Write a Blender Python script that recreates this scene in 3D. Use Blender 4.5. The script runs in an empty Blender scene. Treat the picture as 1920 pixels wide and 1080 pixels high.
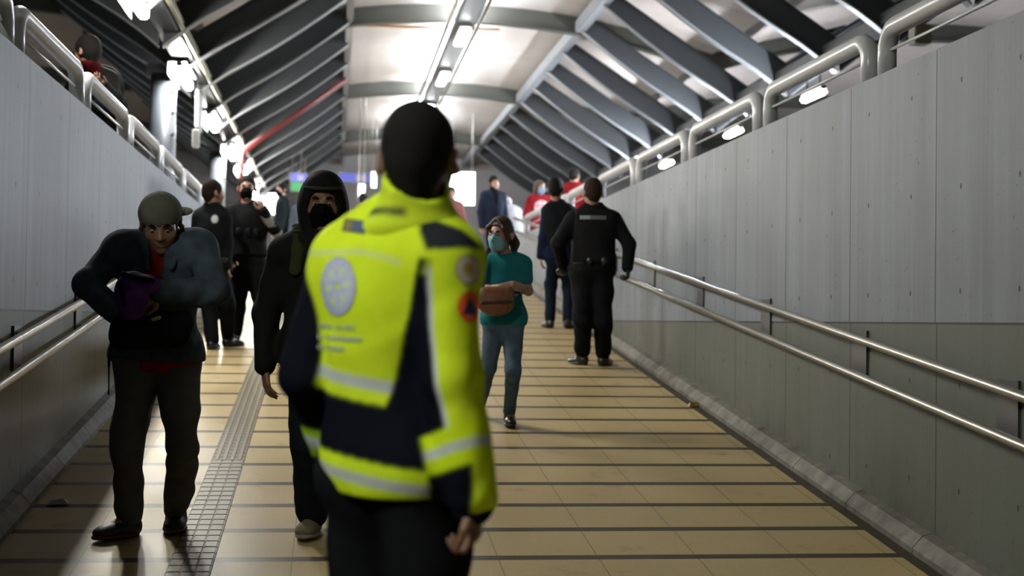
import bpy, bmesh, math, random
import numpy as np
from mathutils import Vector, Matrix
from mathutils.bvhtree import BVHTree
sc = bpy.context.scene
COL = sc.collection
PI = math.pi

# ------------------------------------------------------------------ camera
YAW, PITCH, ROLL = 0.1245, 0.0235, 0.0143
CAMZ = 1.27
FPX = 2667.0
Fv = Vector((math.sin(YAW)*math.cos(PITCH), math.cos(YAW)*math.cos(PITCH), math.sin(PITCH)))
R0 = Vector((math.cos(YAW), -math.sin(YAW), 0))
U0 = R0.cross(Fv)
Rv = R0*math.cos(ROLL) + U0*math.sin(ROLL)
Uv = U0*math.cos(ROLL) - R0*math.sin(ROLL)
CAM = Vector((0, 0, CAMZ))
cd = bpy.data.cameras.new('camera')
cam = bpy.data.objects.new('camera', cd); COL.objects.link(cam)
m = Matrix((Rv, Uv, -Fv)).transposed().to_4x4(); m.translation = CAM
cam.matrix_world = m
cd.sensor_width = 36; cd.lens = 36*FPX/1920; cd.clip_end = 300
cd.dof.use_dof = True; cd.dof.focus_distance = 7.3; cd.dof.aperture_fstop = 2.1
sc.camera = cam
sc.cycles.use_denoising = True
sc.cycles.max_bounces = 6
sc.cycles.sample_clamp_indirect = 4
sc.view_settings.view_transform = 'Standard'; sc.view_settings.look = 'None'
sc.view_settings.exposure = 0.0; sc.view_settings.gamma = 1

# ------------------------------------------------------------------ world and light strengths
w = bpy.data.worlds.new('world'); sc.world = w; w.use_nodes = True
w.node_tree.nodes['Background'].inputs[0].default_value = (.62, .72, 1, 1)
w.node_tree.nodes['Background'].inputs[1].default_value = .04
E_LEFT, E_RIGHT, E_UP, E_DOWN = 380, 2100, 170, 20
ORD = 'first second third fourth fifth sixth seventh eighth ninth tenth eleventh twelfth thirteenth fourteenth fifteenth sixteenth seventeenth eighteenth'.split()

# ------------------------------------------------------------------ helpers
def ray(px, py):
    return Fv + Rv*((px-960)/FPX) - Uv*((py-540)/FPX)
def at(px, py, D):            # the point of the place seen at a pixel, D metres deep
    return CAM + ray(px, py)*D
def at_x(px, py, X):
    d = ray(px, py); return CAM + d*(X/d.x)
def at_z(px, py, Z):
    d = ray(px, py); return CAM + d*((Z-CAMZ)/d.z)
SL = 0.1144
Z00 = CAMZ - 1.85
Y_FOOT = -Z00/SL              # the ramp starts here
PLAT = CAMZ + .72             # upper level
Y_TOP = (PLAT - Z00)/SL
def floor_z(y): return min(max(0, Z00 + SL*y), PLAT)
def on_ramp(px, py):
    d = ray(px, py); t = -1.85/(d.z - SL*d.y); return CAM + d*t

def tag(o, label=None, cat=None, group=None, kind=None):
    if label: o['label'] = label
    if cat: o['category'] = cat
    if group: o['group'] = group
    if kind: o['kind'] = kind
    return o
def empty(name, loc=(0, 0, 0), label=None, cat=None, group=None):
    o = bpy.data.objects.new(name, None); COL.objects.link(o); o.location = loc
    return tag(o, label, cat, group)
def mk(name, verts, faces, mat, parent=None, smooth=False):
    me = bpy.data.meshes.new(name); me.from_pydata([tuple(v) for v in verts], [], faces); me.update()
    if smooth: me.polygons.foreach_set('use_smooth', [True]*len(me.polygons))
    if mat: me.materials.append(mat)
    o = bpy.data.objects.new(name, me); COL.objects.link(o)
    if parent: o.parent = parent
    return o
class MB:
    def __init__(s): s.v = []; s.f = []
    def box(s, lo, hi):
        n = len(s.v); (a, b, c), (d, e, f) = lo, hi
        s.v += [(a,b,c),(d,b,c),(d,e,c),(a,e,c),(a,b,f),(d,b,f),(d,e,f),(a,e,f)]
        s.f += [tuple(n+i for i in q) for q in ((0,3,2,1),(4,5,6,7),(0,1,5,4),(1,2,6,5),(2,3,7,6),(3,0,4,7))]
        return s
    def hexa(s, p):  # 8 points, bottom 4 then top 4
        n = len(s.v); s.v += [tuple(q) for q in p]
        s.f += [tuple(n+i for i in q) for q in ((0,3,2,1),(4,5,6,7),(0,1,5,4),(1,2,6,5),(2,3,7,6),(3,0,4,7))]
        return s
    def tube(s, pts, r, n=12, caps=True):
        pts = [Vector(p) for p in pts]; rings = []
        rr = r if isinstance(r, (list, tuple)) else [r]*len(pts)
        up = None
        for i, p in enumerate(pts):
            t = ((pts[min(i+1, len(pts)-1)]-p).normalized() + (p-pts[max(i-1, 0)]).normalized()).normalized()
            if up is None:
                up = t.orthogonal().normalized()
            up = (up - t*up.dot(t)).normalized(); sd = t.cross(up)
            b = len(s.v)
            for k in range(n):
                a = 2*PI*k/n; s.v.append(tuple(p + (up*math.cos(a)+sd*math.sin(a))*rr[i]))
            rings.append(b)
        for a, b in zip(rings, rings[1:]):
            for k in range(n):
                s.f.append((a+k, a+(k+1)%n, b+(k+1)%n, b+k))
        if caps:
            s.f.append(tuple(rings[0]+k for k in range(n))[::-1]); s.f.append(tuple(rings[-1]+k for k in range(n)))
        return s
    def prism(s, poly, axis_lo, axis_hi):   # polygon in (x,z) extruded along y
        n = len(s.v); k = len(poly)
        s.v += [(x, axis_lo, z) for x, z in poly] + [(x, axis_hi, z) for x, z in poly]
        s.f.append(tuple(range(n, n+k))); s.f.append(tuple(range(n+2*k-1, n+k-1, -1)))
        for i in range(k):
            j = (i+1) % k; s.f.append((n+i, n+k+i, n+k+j, n+j))
        return s
    def build(s, name, mat, parent=None, smooth=False, bevel=0):
        o = mk(name, s.v, s.f, mat, parent, smooth)
        bm = bmesh.new(); bm.from_mesh(o.data); bmesh.ops.recalc_face_normals(bm, faces=bm.faces)
        if bevel:
            bmesh.ops.bevel(bm, geom=[e for e in bm.edges if e.calc_face_angle(0) > .5], offset=bevel, segments=2, affect='EDGES')
        bm.to_mesh(o.data); bm.free()
        return o
def copy_tree(o, parent=None, skip=()):
    c = o.copy(); COL.objects.link(c)
    if parent: c.parent = parent
    for ch in list(o.children):
        if not ch.name.startswith(skip or '~'): copy_tree(ch, c)
    return c

# ------------------------------------------------------------------ materials
def mat(name, col, rough=.6, metal=0, emit=None, es=0, spec=.5, noise=0, nscale=20, bump=0, bscale=60, attr=None, keep=False):
    if not (keep or metal or emit or attr): col = tuple(c*.5 for c in col)
    M = bpy.data.materials.new(name); M.use_nodes = True
    N = M.node_tree.nodes; L = M.node_tree.links; b = N['Principled BSDF']
    b.inputs['Base Color'].default_value = (*col, 1); b.inputs['Roughness'].default_value = rough
    b.inputs['Metallic'].default_value = metal; b.inputs['Specular IOR Level'].default_value = spec
    if emit: b.inputs['Emission Color'].default_value = (*emit, 1); b.inputs['Emission Strength'].default_value = es
    src = None
    if attr:
        a = N.new('ShaderNodeAttribute'); a.attribute_name = attr; src = a.outputs['Color']
        L.new(src, b.inputs['Base Color'])
    if noise or bump:
        tc = N.new('ShaderNodeTexCoord')
        if noise:
            n = N.new('ShaderNodeTexNoise'); n.inputs['Scale'].default_value = nscale; n.inputs['Detail'].default_value = 4
            L.new(tc.outputs['Object'], n.inputs['Vector'])
            mr = N.new('ShaderNodeMapRange'); mr.inputs[1].default_value = .3; mr.inputs[2].default_value = .7
            mr.inputs[3].default_value = 1-noise; mr.inputs[4].default_value = 1+noise
            L.new(n.outputs['Fac'], mr.inputs[0])
            mx = N.new('ShaderNodeVectorMath'); mx.operation = 'SCALE'
            if src: L.new(src, mx.inputs[0])
            else: mx.inputs[0].default_value = col
            L.new(mr.outputs[0], mx.inputs['Scale']); L.new(mx.outputs[0], b.inputs['Base Color'])
        if bump:
            n2 = N.new('ShaderNodeTexNoise'); n2.inputs['Scale'].default_value = bscale; n2.inputs['Detail'].default_value = 5
            L.new(tc.outputs['Object'], n2.inputs['Vector'])
            bp = N.new('ShaderNodeBump'); bp.inputs['Strength'].default_value = bump; bp.inputs['Distance'].default_value = .01
            L.new(n2.outputs['Fac'], bp.inputs['Height']); L.new(bp.outputs[0], b.inputs['Normal'])
    return M
class G:   # tiny node-math helper
    def __init__(s, M): s.N = M.node_tree.nodes; s.L = M.node_tree.links
    def put(s, sock, v):
        if isinstance(v, (int, float)): sock.default_value = v
        elif isinstance(v, tuple): sock.default_value = v
        else: s.L.new(v, sock)
    def m(s, op, a, b=0, c=0):
        n = s.N.new('ShaderNodeMath'); n.operation = op
        for i, v in enumerate((a, b, c)):
            if i < len(n.inputs): s.put(n.inputs[i], v)
        return n.outputs[0]
    def mix(s, f, a, b):
        n = s.N.new('ShaderNodeMix'); n.data_type = 'RGBA'
        s.put(n.inputs[0], f); s.put(n.inputs[6], a); s.put(n.inputs[7], b); return n.outputs[2]
    def noise(s, vec, sc_, det=4, rough=.5):
        n = s.N.new('ShaderNodeTexNoise'); n.inputs['Scale'].default_value = sc_; n.inputs['Detail'].default_value = det
        n.inputs['Roughness'].default_value = rough; s.L.new(vec, n.inputs['Vector']); return n.outputs['Fac']
    def xyz(s):
        g = s.N.new('ShaderNodeNewGeometry'); sp = s.N.new('ShaderNodeSeparateXYZ'); s.L.new(g.outputs['Position'], sp.inputs[0])
        return g.outputs['Position'], sp.outputs[0], sp.outputs[1], sp.outputs[2]
    def scale(s, vec, v):
        n = s.N.new('ShaderNodeMapping'); n.inputs['Scale'].default_value = v; s.L.new(vec, n.inputs['Vector']); return n.outputs[0]
    def near(s, x, off, period, width):   # 1 within +-width of off + n*period
        a = s.m('SUBTRACT', x, off - period/2); a = s.m('FLOORED_MODULO', a, period); a = s.m('SUBTRACT', a, period/2)
        a = s.m('ABSOLUTE', a); return s.m('LESS_THAN', a, width)
    def ramp(s, x, a, b, c=0, d=1):
        n = s.N.new('ShaderNodeMapRange'); s.put(n.inputs[0], x)
        for i, v in enumerate((a, b, c, d)): n.inputs[i+1].default_value = v
        return n.outputs[0]

def floor_material():
    M = mat('floor tiles', (.4, .36, .28), .35, spec=.3); g = G(M); b = g.N['Principled BSDF']
    P, x, y, z = g.xyz()
    n1 = g.noise(P, 1.3, 5); n2 = g.noise(P, 160, 2); n3 = g.noise(P, 3.5, 6, .7)
    c = g.mix(g.ramp(n1, .35, .7), (.35, .262, .122, 1), (.43, .33, .16, 1))
    c = g.mix(g.m('MULTIPLY', g.ramp(n2, .4, .75), .35), c, (.12, .095, .055, 1))
    c = g.mix(g.m('MULTIPLY', g.ramp(n3, .58, .75), .5), c, (.085, .07, .04, 1))
    jx = g.near(x, 1.72, .472, .0035); jy = g.near(y, 6.58, .5, .037)
    c = g.mix(g.m('MULTIPLY', jx, .55), c, (.06, .05, .03, 1))
    c = g.mix(jy, c, (.030, .022, .011, 1))
    ed = g.m('GREATER_THAN', x, 2.72)
    c = g.mix(ed, c, (.030, .022, .011, 1))
    g.L.new(c, b.inputs['Base Color'])
    g.L.new(g.ramp(n1, .3, .7, .38, .52), b.inputs['Roughness'])
    h = g.m('SUBTRACT', g.m('MULTIPLY', n2, .15), g.m('MAXIMUM', jx, jy))
    bp = g.N.new('ShaderNodeBump'); bp.inputs['Strength'].default_value = .3; bp.inputs['Distance'].default_value = .004
    g.L.new(h, bp.inputs['Height']); g.L.new(bp.outputs[0], b.inputs['Normal'])
    return M
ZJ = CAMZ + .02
def concrete_material():
    M = mat('board concrete', (.4, .41, .43), .55, spec=.25); g = G(M); b = g.N['Principled BSDF']
    P, x, y, z = g.xyz()
    st = g.noise(g.scale(P, (1, 9, .35)), 1.2, 5, .6); n1 = g.noise(P, 1.1, 5); por = g.noise(P, 38, 2); pa = g.noise(P, 2.3, 3)
    c = g.mix(g.ramp(st, .3, .7), (.13, .142, .165, 1), (.18, .198, .228, 1))
    c = g.mix(g.m('MULTIPLY', g.ramp(n1, .45, .75), .45), c, (.11, .118, .125, 1))
    pores = g.m('MULTIPLY', g.ramp(por, .68, .71), g.ramp(pa, .45, .6))
    c = g.mix(g.m('MULTIPLY', pores, .8), c, (.03, .03, .03, 1))
    off = g.m('MULTIPLY', g.m('LESS_THAN', z, ZJ), .02)
    yy = g.m('ADD', y, off)
    jy = g.near(yy, 6.58, 1.152, .0055)
    jz = g.m('LESS_THAN', g.m('ABSOLUTE', g.m('SUBTRACT', z, ZJ)), .0055)
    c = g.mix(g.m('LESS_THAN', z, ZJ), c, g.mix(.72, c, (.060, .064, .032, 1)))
    # tie holes
    hy1 = g.m('ABSOLUTE', g.m('SUBTRACT', g.m('FLOORED_MODULO', g.m('SUBTRACT', y, 6.58+.30-.288), .576), .288))
    hz = None
    for zz in (1.16, .66, .17, -.27, -.76, -1.2):
        d = g.m('ABSOLUTE', g.m('SUBTRACT', z, zz+CAMZ)); hz = d if hz is None else g.m('MINIMUM', hz, d)
    dd = g.m('SQRT', g.m('ADD', g.m('MULTIPLY', hy1, hy1), g.m('MULTIPLY', g.m('MULTIPLY', hz, hz), .45)))
    hole = g.m('LESS_THAN', dd, .0095)
    j = g.m('MAXIMUM', g.m('MAXIMUM', jy, jz), hole)
    c = g.mix(j, c, (.012, .012, .012, 1))
    # grime low on the wall
    gr = g.noise(g.scale(P, (1, 1.5, 2)), 3, 6, .7)
    zf = g.m('SUBTRACT', z, g.m('MULTIPLY', g.m('SUBTRACT', y, Y_FOOT), SL))
    gm = g.m('MULTIPLY', g.ramp(zf, .35, .05), g.ramp(gr, .45, .7))
    c = g.mix(g.m('MULTIPLY', gm, .75), c, (.05, .045, .03, 1))
    g.L.new(c, b.inputs['Base Color'])
    bp = g.N.new('ShaderNodeBump'); bp.inputs['Strength'].default_value = .5; bp.inputs['Distance'].default_value = .01
    g.L.new(g.m('SUBTRACT', g.m('MULTIPLY', por, .12), j), bp.inputs['Height']); g.L.new(bp.outputs[0], b.inputs['Normal'])
    return M
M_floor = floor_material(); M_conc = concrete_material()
M_curb = mat('kerb stone', (.20, .185, .15), .7, noise=.45, nscale=9, bump=.25, bscale=40)
M_white = mat('white enamel tube', (.85, .87, .90), .28, noise=.04, nscale=6)
M_steel = mat('brushed steel', (.30, .29, .26), .3, 1, noise=.06, nscale=40)
M_bracket = mat('dull steel plate', (.11, .11, .11), .45, .8)
M_beam = mat('grey beam paint', (.042, .048, .055), .5, noise=.06, nscale=5)
M_beamdark = mat('dark beam paint', (.07, .08, .09), .5, noise=.08, nscale=5)
M_flange = mat('pale flange paint', (.34, .36, .39), .35)
M_arch = mat('olive grey arch paint', (.07, .07, .055), .5)
M_skin = mat('pale roof panel', (.62, .55, .50), .5, noise=.05, nscale=3, bump=.1, bscale=8)
M_wingskin = mat('grey roof sheet', (.62, .56, .52), .6, noise=.08, nscale=3)
M_col = mat('column paint', (.085, .10, .125), .4, noise=.04, nscale=3)
M_lamp = mat('lamp casing', (.22, .22, .20), .4)
M_yellow = mat('cream conduit', (.20, .185, .11), .4)
M_red = mat('red pipe paint', (.20, .022, .022), .4)
M_wallfar = mat('far hall plaster', (.86, .85, .9), .8, noise=.05, nscale=2)
M_wallside = mat('side hall plaster', (.15, .15, .15), .8, noise=.1, nscale=1)
def emis(name, col, s): return mat(name, (.8, .8, .8), .5, emit=col, es=s)

# ------------------------------------------------------------------ the setting
XR, XL, ZW = 2.89, -1.61, CAMZ + 1.36
WY0, WY1 = -2.5, Y_TOP + .6
prof = [(-3, 0), (Y_FOOT, 0), (Y_TOP, PLAT), (48, PLAT)]
v = []; f = []
for i, (y, z) in enumerate(prof):
    v += [(XL-.1, y, z), (XR+.1, y, z), (XR+.1, y, z-.3), (XL-.1, y, z-.3)]
for i in range(3):
    a = 4*i; b_ = a+4
    f += [(a, a+1, b_+1, b_), (a+2, a+3, b_+3, b_+2), (a+1, a+2, b_+2, b_+1), (a+3, a, b_, b_+3)]
f += [(0, 3, 2, 1), (12, 13, 14, 15)]
tag(mk('floor', v, f, M_floor), kind='structure')
def wallbox(name, x0, x1, y0, y1, z0, z1, m_, bev=.012):
    return tag(MB().box((x0, y0, z0), (x1, y1, z1)).build(name, m_, bevel=bev), kind='structure')
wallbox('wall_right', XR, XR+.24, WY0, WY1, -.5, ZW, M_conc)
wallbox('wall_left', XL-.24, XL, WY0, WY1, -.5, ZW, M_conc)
def curb(name, xo, sgn):
    v = []; f = []
    ys = list(np.arange(-2.4, Y_TOP, .9)) + [Y_TOP]
    mb = MB()
    for a, b_ in zip(ys, ys[1:]):
        if a < Y_FOOT < b_: segs = [(a, Y_FOOT), (Y_FOOT, b_)]
        else: segs = [(a, b_-.008)]
        for p, q in segs:
            zp, zq = floor_z(p), floor_z(q); i0, i1, i2 = xo, xo + sgn*.05, xo + sgn*.1
            n = len(mb.v)
            for yy, zz in ((p, zp), (q, zq)):
                mb.v += [(i0, yy, zz-.02), (i0, yy, zz+.03), (i1, yy, zz+.085), (i2, yy, zz+.10), (i2, yy, zz-.02)]
            for k in range(5):
                mb.f.append((n+k, n+(k+1) % 5, n+5+(k+1) % 5, n+5+k))
            mb.f += [(n, n+1, n+2, n+3, n+4), (n+9, n+8, n+7, n+6, n+5)]
    tag(mb.build(name, M_curb), kind='structure')
curb('trim_1', 2.79, 1); curb('trim_2', -1.51, -1)
# upper levels, side halls, end walls
wallbox('floor_right', XR+.24, 14, WY0, 48, PLAT-.25, PLAT, M_wallside, 0)
wallbox('floor_left', -10, XL-.24, WY0, 48, PLAT-.25, PLAT, M_wallside, 0)
wallbox('wall_far_right', 14, 14.2, -3, 48, PLAT, 7, M_wallside, 0)
wallbox('wall_far_left', -10.2, -10, -3, 48, PLAT, 7, M_wallside, 0)
wallbox('wall_back', -10.2, 14.2, -3.2, -3, -.3, 7, M_wallside, 0)
wallbox('wall_end', -10.2, 14.2, 43, 43.2, PLAT-.3, 7.5, M_wallfar, 0)
# vaulted roof
XC, ZA, RA = 2.0, CAMZ + 5.02, 12.5
def vz(x, c=XC): return ZA - RA + math.sqrt(RA*RA - (x-c)**2)
def vault(name, c, m_):
    n = 16; xs = [c-4 + 8*i/n for i in range(n+1)]; ys = np.linspace(-3, 48, 28); mb = MB(); 
    for y0, y1 in zip(ys, ys[1:]):
        for a, b_ in zip(xs, xs[1:]):
            mb.hexa([(a, y0, vz(a, c)), (b_, y0, vz(b_, c)), (b_, y1-.02, vz(b_, c)), (a, y1-.02, vz(a, c)),
                     (a, y0, vz(a, c)+.05), (b_, y0, vz(b_, c)+.05), (b_, y1-.02, vz(b_, c)+.05), (a, y1-.02, vz(a, c)+.05)])
    # continuous backing above the panel joints
    for a, b_ in zip(xs, xs[1:]):
        mb.hexa([(a, -3, vz(a, c)+.05), (b_, -3, vz(b_, c)+.05), (b_, 48, vz(b_, c)+.05), (a, 48, vz(a, c)+.05),
                 (a, -3, vz(a, c)+.09), (b_, -3, vz(b_, c)+.09), (b_, 48, vz(b_, c)+.09), (a, 48, vz(a, c)+.09)])
    tag(mb.build(name, m_), kind='structure')
vault('ceiling', XC, M_skin); vault('ceiling_left', XC-8, M_wingskin); vault('ceiling_right', XC+8, M_skin)
ZB = CAMZ + 4.72; ZE = CAMZ + 3.2
XB1, XB2, XE1, XE2 = .17, 3.83, -1.94, 5.94

# cross arches
def arch(c, y, label, m_=M_arch):
    n = 14; xs = [c-4+8*i/n for i in range(n+1)]
    r = empty('arch_rib', (0, y, 0), label, 'roof beam', 'cross ribs of the vault')
    web = MB(); fl = MB()
    for a, b_ in zip(xs, xs[1:]):
        za, zb = vz(a, c), vz(b_, c)
        web.hexa([(a, -.02, za-.27), (b_, -.02, zb-.27), (b_, .02, zb-.27), (a, .02, za-.27), (a, -.02, za), (b_, -.02, zb), (b_, .02, zb), (a, .02, za)])
        fl.hexa([(a, -.09, za-.29), (b_, -.09, zb-.29), (b_, .09, zb-.29), (a, .09, za-.29), (a, -.09, za-.27), (b_, -.09, zb-.27), (b_, .09, zb-.27), (a, .09, za-.27)])
    web.build('web', m_, r); fl.build('flange', m_, r)
nm = ['nearest', 'second', 'third', 'fourth', 'fifth', 'sixth']
for i, y in enumerate((15, 22.4, 29.8, 37.2, 44.6)):
    arch(XC, y, f'shallow curved roof rib crossing the bright vault, {nm[i]} one from the camera')
    if y > 18: arch(XC-8, y, f'curved roof rib over the left hall behind the left wall, {nm[i-1]} one from the camera')
    if y > 18: arch(XC+8, y, f'curved roof rib over the right hall beyond the concrete wall, {nm[i-1]} one from the camera')
# longitudinal beams
def longbeam(x, z, w_, h_, label, m_, y0=-2.9, y1=47.9, name='roof_beam'):
    b = MB().box((x-w_/2, y0, z-h_/2), (x+w_/2, y1, z+h_/2))
    o = b.build(name, m_, bevel=.01); return tag(o, label, 'roof beam')
longbeam(XB1, ZB, .11, .16, 'long pale grey purlin on the left edge of the bright vault', M_flange)
longbeam(XB2, ZB, .16, .2, 'long pale grey purlin on the right edge of the bright vault', M_flange)
longbeam(XE1, ZE+.12, .26, .14, 'long grey eave beam above the left wall carrying a row of lamps', M_beam)
longbeam(XE2, ZE+.12, .26, .14, 'long grey eave beam beyond the right wall carrying a row of lamps', M_beam)
# inclined struts
def strut_master(x0, z0, x1, z1):   # from ridge purlin (x0) to eave (x1); built at y = 0
    r = empty('roof_strut')
    n = 10; lo = []; hi = []
    for i in range(n+1):
        t = i/n; x = x0+(x1-x0)*t; z = z0+(z1-z0)*t
        bow = -.09*math.sin(PI*t) + (.10*max(0, (t-.72)/.28)**2)*(-1)
        lo.append((x, z-.10+bow)); hi.append((x, z+.17+.02*t))
    web = MB(); fl = MB(); tf = MB()
    for i in range(n):
        (xa, za), (xb, zb), (xc, zc), (xd, zd) = lo[i], lo[i+1], hi[i+1], hi[i]
        web.hexa([(xa, -.012, za), (xb, -.012, zb), (xb, .012, zb), (xa, .012, za), (xd, -.012, zd), (xc, -.012, zc), (xc, .012, zc), (xd, .012, zd)])
        fl.hexa([(xa, -.055, za-.025), (xb, -.055, zb-.025), (xb, .055, zb-.025), (xa, .055, za-.025), (xa, -.055, za), (xb, -.055, zb), (xb, .055, zb), (xa, .055, za)])
        tf.hexa([(xd, -.05, zd), (xc, -.05, zc), (xc, .05, zc), (xd, .05, zd), (xd, -.05, zd+.015), (xc, -.05, zc+.015), (xc, .05, zc+.015), (xd, .05, zd+.015)])
    web.build('web', M_beam, r); fl.build('bottom_flange', M_flange, r); tf.build('top_flange', M_beam, r)
    return r
ys = [11.05+1.85*i for i in range(16)]
for key, (x0, x1, lab, grp) in {
    'L': (XB1, XE1-.05, 'slanting grey roof strut left of the bright vault', 'left roof struts'),
    'R': (XB2, XE2+.05, 'slanting grey roof strut right of the bright vault', 'right roof struts'),
    'O': (XC-8+1.83, XE1-.1, 'dark roof strut over the left hall', 'outer left roof struts'),
    'Q': (XC+8-1.83, XE2+.1, 'dark roof strut over the far right hall', 'outer right roof struts')}.items():
    mast = strut_master(x0, ZB, x1, ZE+.1)
    for i, y in enumerate(ys):
        if key == 'Q' and i > 6: break
        o = mast if i == 0 else copy_tree(mast)
        o.location = (0, y, 0)
        tag(o, f'{lab}, the {ORD[i]} from the camera', 'roof strut', grp)

# columns
def column(y, label, x=XE1-.30, r_=.165):
    r = empty('column', (x, y, PLAT), label, 'column', 'columns of the left hall')
    H = ZE+.05-PLAT
    MB().tube([(0, 0, 0), (0, 0, H-.12)], r_, 28).build('shaft', M_col, r, True).data
    MB().tube([(0, 0, 0), (0, 0, .03)], r_+.09, 24).build('base_plate', M_beam, r)
    MB().box((-.2, -.2, H-.12), (.2, .2, H)).build('capital', M_beamdark, r, bevel=.01)
    b = MB()
    for dz in (H-.62, H-.35, H-.9): b.tube([(r_*.75, -r_*.6, dz), (r_*.95, -r_*.78, dz)], .025, 8)
    b.build('bolt_plate', M_beamdark, r)
cl1 = at_x(306, 200, XE1-.30); cl2 = at_x(408, 300, XE1-.30)
column(cl1.y, 'round pale blue grey column behind the left wall nearest the camera')
column(cl2.y, 'round pale grey column behind the left wall beside the red pipe', r_=.15)
column(cl2.y+8.2, 'farthest round grey column behind the left wall', r_=.15)
# loudspeaker on the near column
sp = empty('wall_speaker', (XE1+.14, cl1.y-.16, CAMZ+2.3), 'small white loudspeaker fixed to the near column', 'speaker')
MB().box((-.045, -.05, -.12), (.045, .05, .12)).build('speaker_case', M_white, sp, bevel=.012)
MB().box((-.035, -.056, -.1), (.035, -.049, .1)).build('grille', M_lamp, sp)

# lamps on the eaves
def lamp_master(strength, col, name='fluorescent_lamp', L=.66, stem=.07, wd=.05, hh=.10):
    r = empty(name)
    for q in (-.6, .6): MB().tube([(0, q*L, .05), (0, q*L, .06+stem)], .012, 6).build('stem', M_beam, r)
    MB().box((-.035, -L, .0), (.035, L, .06)).build('housing', M_lamp, r, bevel=.01)
    MB().box((-wd, -L+.04, -hh), (wd, L-.04, .01)).build('diffuser', emis('tube light '+name, col, strength), r, bevel=.02)
    return r
def hang(r, x, y, z, label, group):
    r.location = (x, y, z); tag(r, label, 'lamp', group)
lm = lamp_master(E_LEFT, (1, .97, .88))
MB().box((-.13, -.68, .055), (.10, .68, .065)).box((-.14, -.68, -.10), (-.13, .68, .065)).build('light_shield', M_beamdark, lm)  # plates added to keep lamp light off the columns, struts and left hall
LX = -1.98
pos = [at_x(px, py, LX) for px, py in ((254, 30), (345, 157), (398, 230), (433, 288), (455, 322))]
ly = [p.y for p in pos]; ly = [1.5, ly[0]-3.9] + ly + [ly[-1]+4.5]
words = ['out of frame above the camera', 'just above the frame', 'in the top left corner of the picture', 'right of the near column', 'beside the hanging white sign', 'above the facing officer', 'farthest small one seen above the officer', 'beyond the row of officers']
for i, y in enumerate(ly):
    if i == 0:  # unseen lamp added left of the beam to light the jacket back
        o = copy_tree(lm)
        for c_ in o.children:
            if c_.name.startswith('diffuser'): c_.data = c_.data.copy(); c_.data.materials[0] = emis('added fill light', (.97, 1, .88), 460)
    else: o = lm if i == 1 else copy_tree(lm)
    hang(o, LX if i else -2.6, y, CAMZ+3.14, 'bright tube lamp under the left eave beam, '+words[i], 'lamps under the left eave')

posr = [at_x(px, py, XE2) for px, py in ((1525, 180), (1375, 250), (1250, 303), (1195, 330))]
print('lamp z', [round(p.z-CAMZ, 2) for p in pos], [round(p.z-CAMZ, 2) for p in posr], 'y', [round(p.y, 1) for p in pos+posr])
ly = [p.y for p in posr]; zr = sum(p.z for p in posr)/len(posr)
lmr = lamp_master(E_RIGHT, (.86, .92, 1), 'eave_lamp', .40, ZE+.05-zr-.06, .05, .05)
words = ['long one above the middle wall panels', 'round glow left of the wide rail loop', 'small glow behind the far rails', 'farthest glow behind the rails']
for i, y in enumerate(ly):
    o = lmr if i == 0 else copy_tree(lmr)
    hang(o, XE2, y, zr, 'tube lamp seen over the right wall, '+words[i], 'lamps over the right hall')
jb = at_x(1725, 64, XE2)
b_ = empty('junction_box', (XE2, jb.y, jb.z), 'small cream junction box seen above the right wall panels', 'junction box')
MB().box((-.09, -.09, -.11), (.09, .09, .09)).build('case', M_yellow, b_, bevel=.01); MB().tube([(0, 0, .08), (0, 0, ZE+.05-jb.z)], .02, 8).build('conduit', M_lamp, b_)
tag(MB().tube([(XE1+.17, -2.5, ZE+.1), (XE1+.17, 36.5, ZE+.1)], .03).tube([(XE1+.17, -2.5, ZE+.18), (XE1+.17, 36.5, ZE+.18)], .02).build('conduit', M_yellow, None, True), 'long cream conduit fixed along the left eave beam', 'pipe')
# centre cable tray with up and down lights
ct = empty('cable_tray', (XC-.05, 0, ZB-.13), 'long metal cable tray with pipes under the middle of the vault', 'cable tray')
t_ = MB()
t_.box((-.16, -2.5, 0), (.16, 47.5, .015)).box((-.16, -2.5, 0), (-.145, 47.5, .09)).box((.145, -2.5, 0), (.16, 47.5, .09))
t_.build('tray', M_flange, ct)
MB().tube([(.23, -2.5, .05), (.23, 47.5, .05)], .03).build('pipe', M_yellow, ct, True)
MB().tube([(-.25, -2.5, .06), (-.25, 47.5, .06)], .035).build('pipe', M_steel, ct, True)
for y in np.arange(8, 47, 3.7):
    MB().tube([(0, y, 0), (0, y, .35)], .012, 8).build('hanger', M_steel, ct)
um = empty('ceiling_lamp')
MB().box((-.1, -.7, -.06), (.1, .7, 0)).build('housing', M_lamp, um, bevel=.01)
MB().box((-.08, -.66, -.10), (.08, .66, -.06)).build('diffuser', emis('down light', (.93, .97, 1), E_DOWN), um, bevel=.015)
upl = emis('up light', (.86, .93, 1), E_UP)
for s_ in (-1, 1): MB().box((s_*.13-.01, -.66, .0), (s_*.13+.01, .66, .04)).build('side_plate', M_lamp, um)
for i, y in enumerate([22.4+4.0*k for k in range(5)]):
    o = um if i == 0 else copy_tree(um, None, 'uplight')
    if y > 21: MB().box((-.12, -1.5, .05), (.12, 1.5, .14)).build('uplight', upl, o)
    hang(o, XC-.05, y, ZB-.14, f'white tube lamp under the central cable tray, the {ORD[i]} from the camera', 'lamps on the central tray')
# cross pipe between the vault purlins
p1 = at_z(662, 41, ZB+.05); 
tag(MB().tube([(XB1, p1.y, ZB), (XC+.6, p1.y, ZB+.02)], .022).build('conduit', mat('orange brown conduit', (.45, .22, .08), .5), None, True), 'thin orange brown conduit crossing the bright vault', 'pipe')
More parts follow.
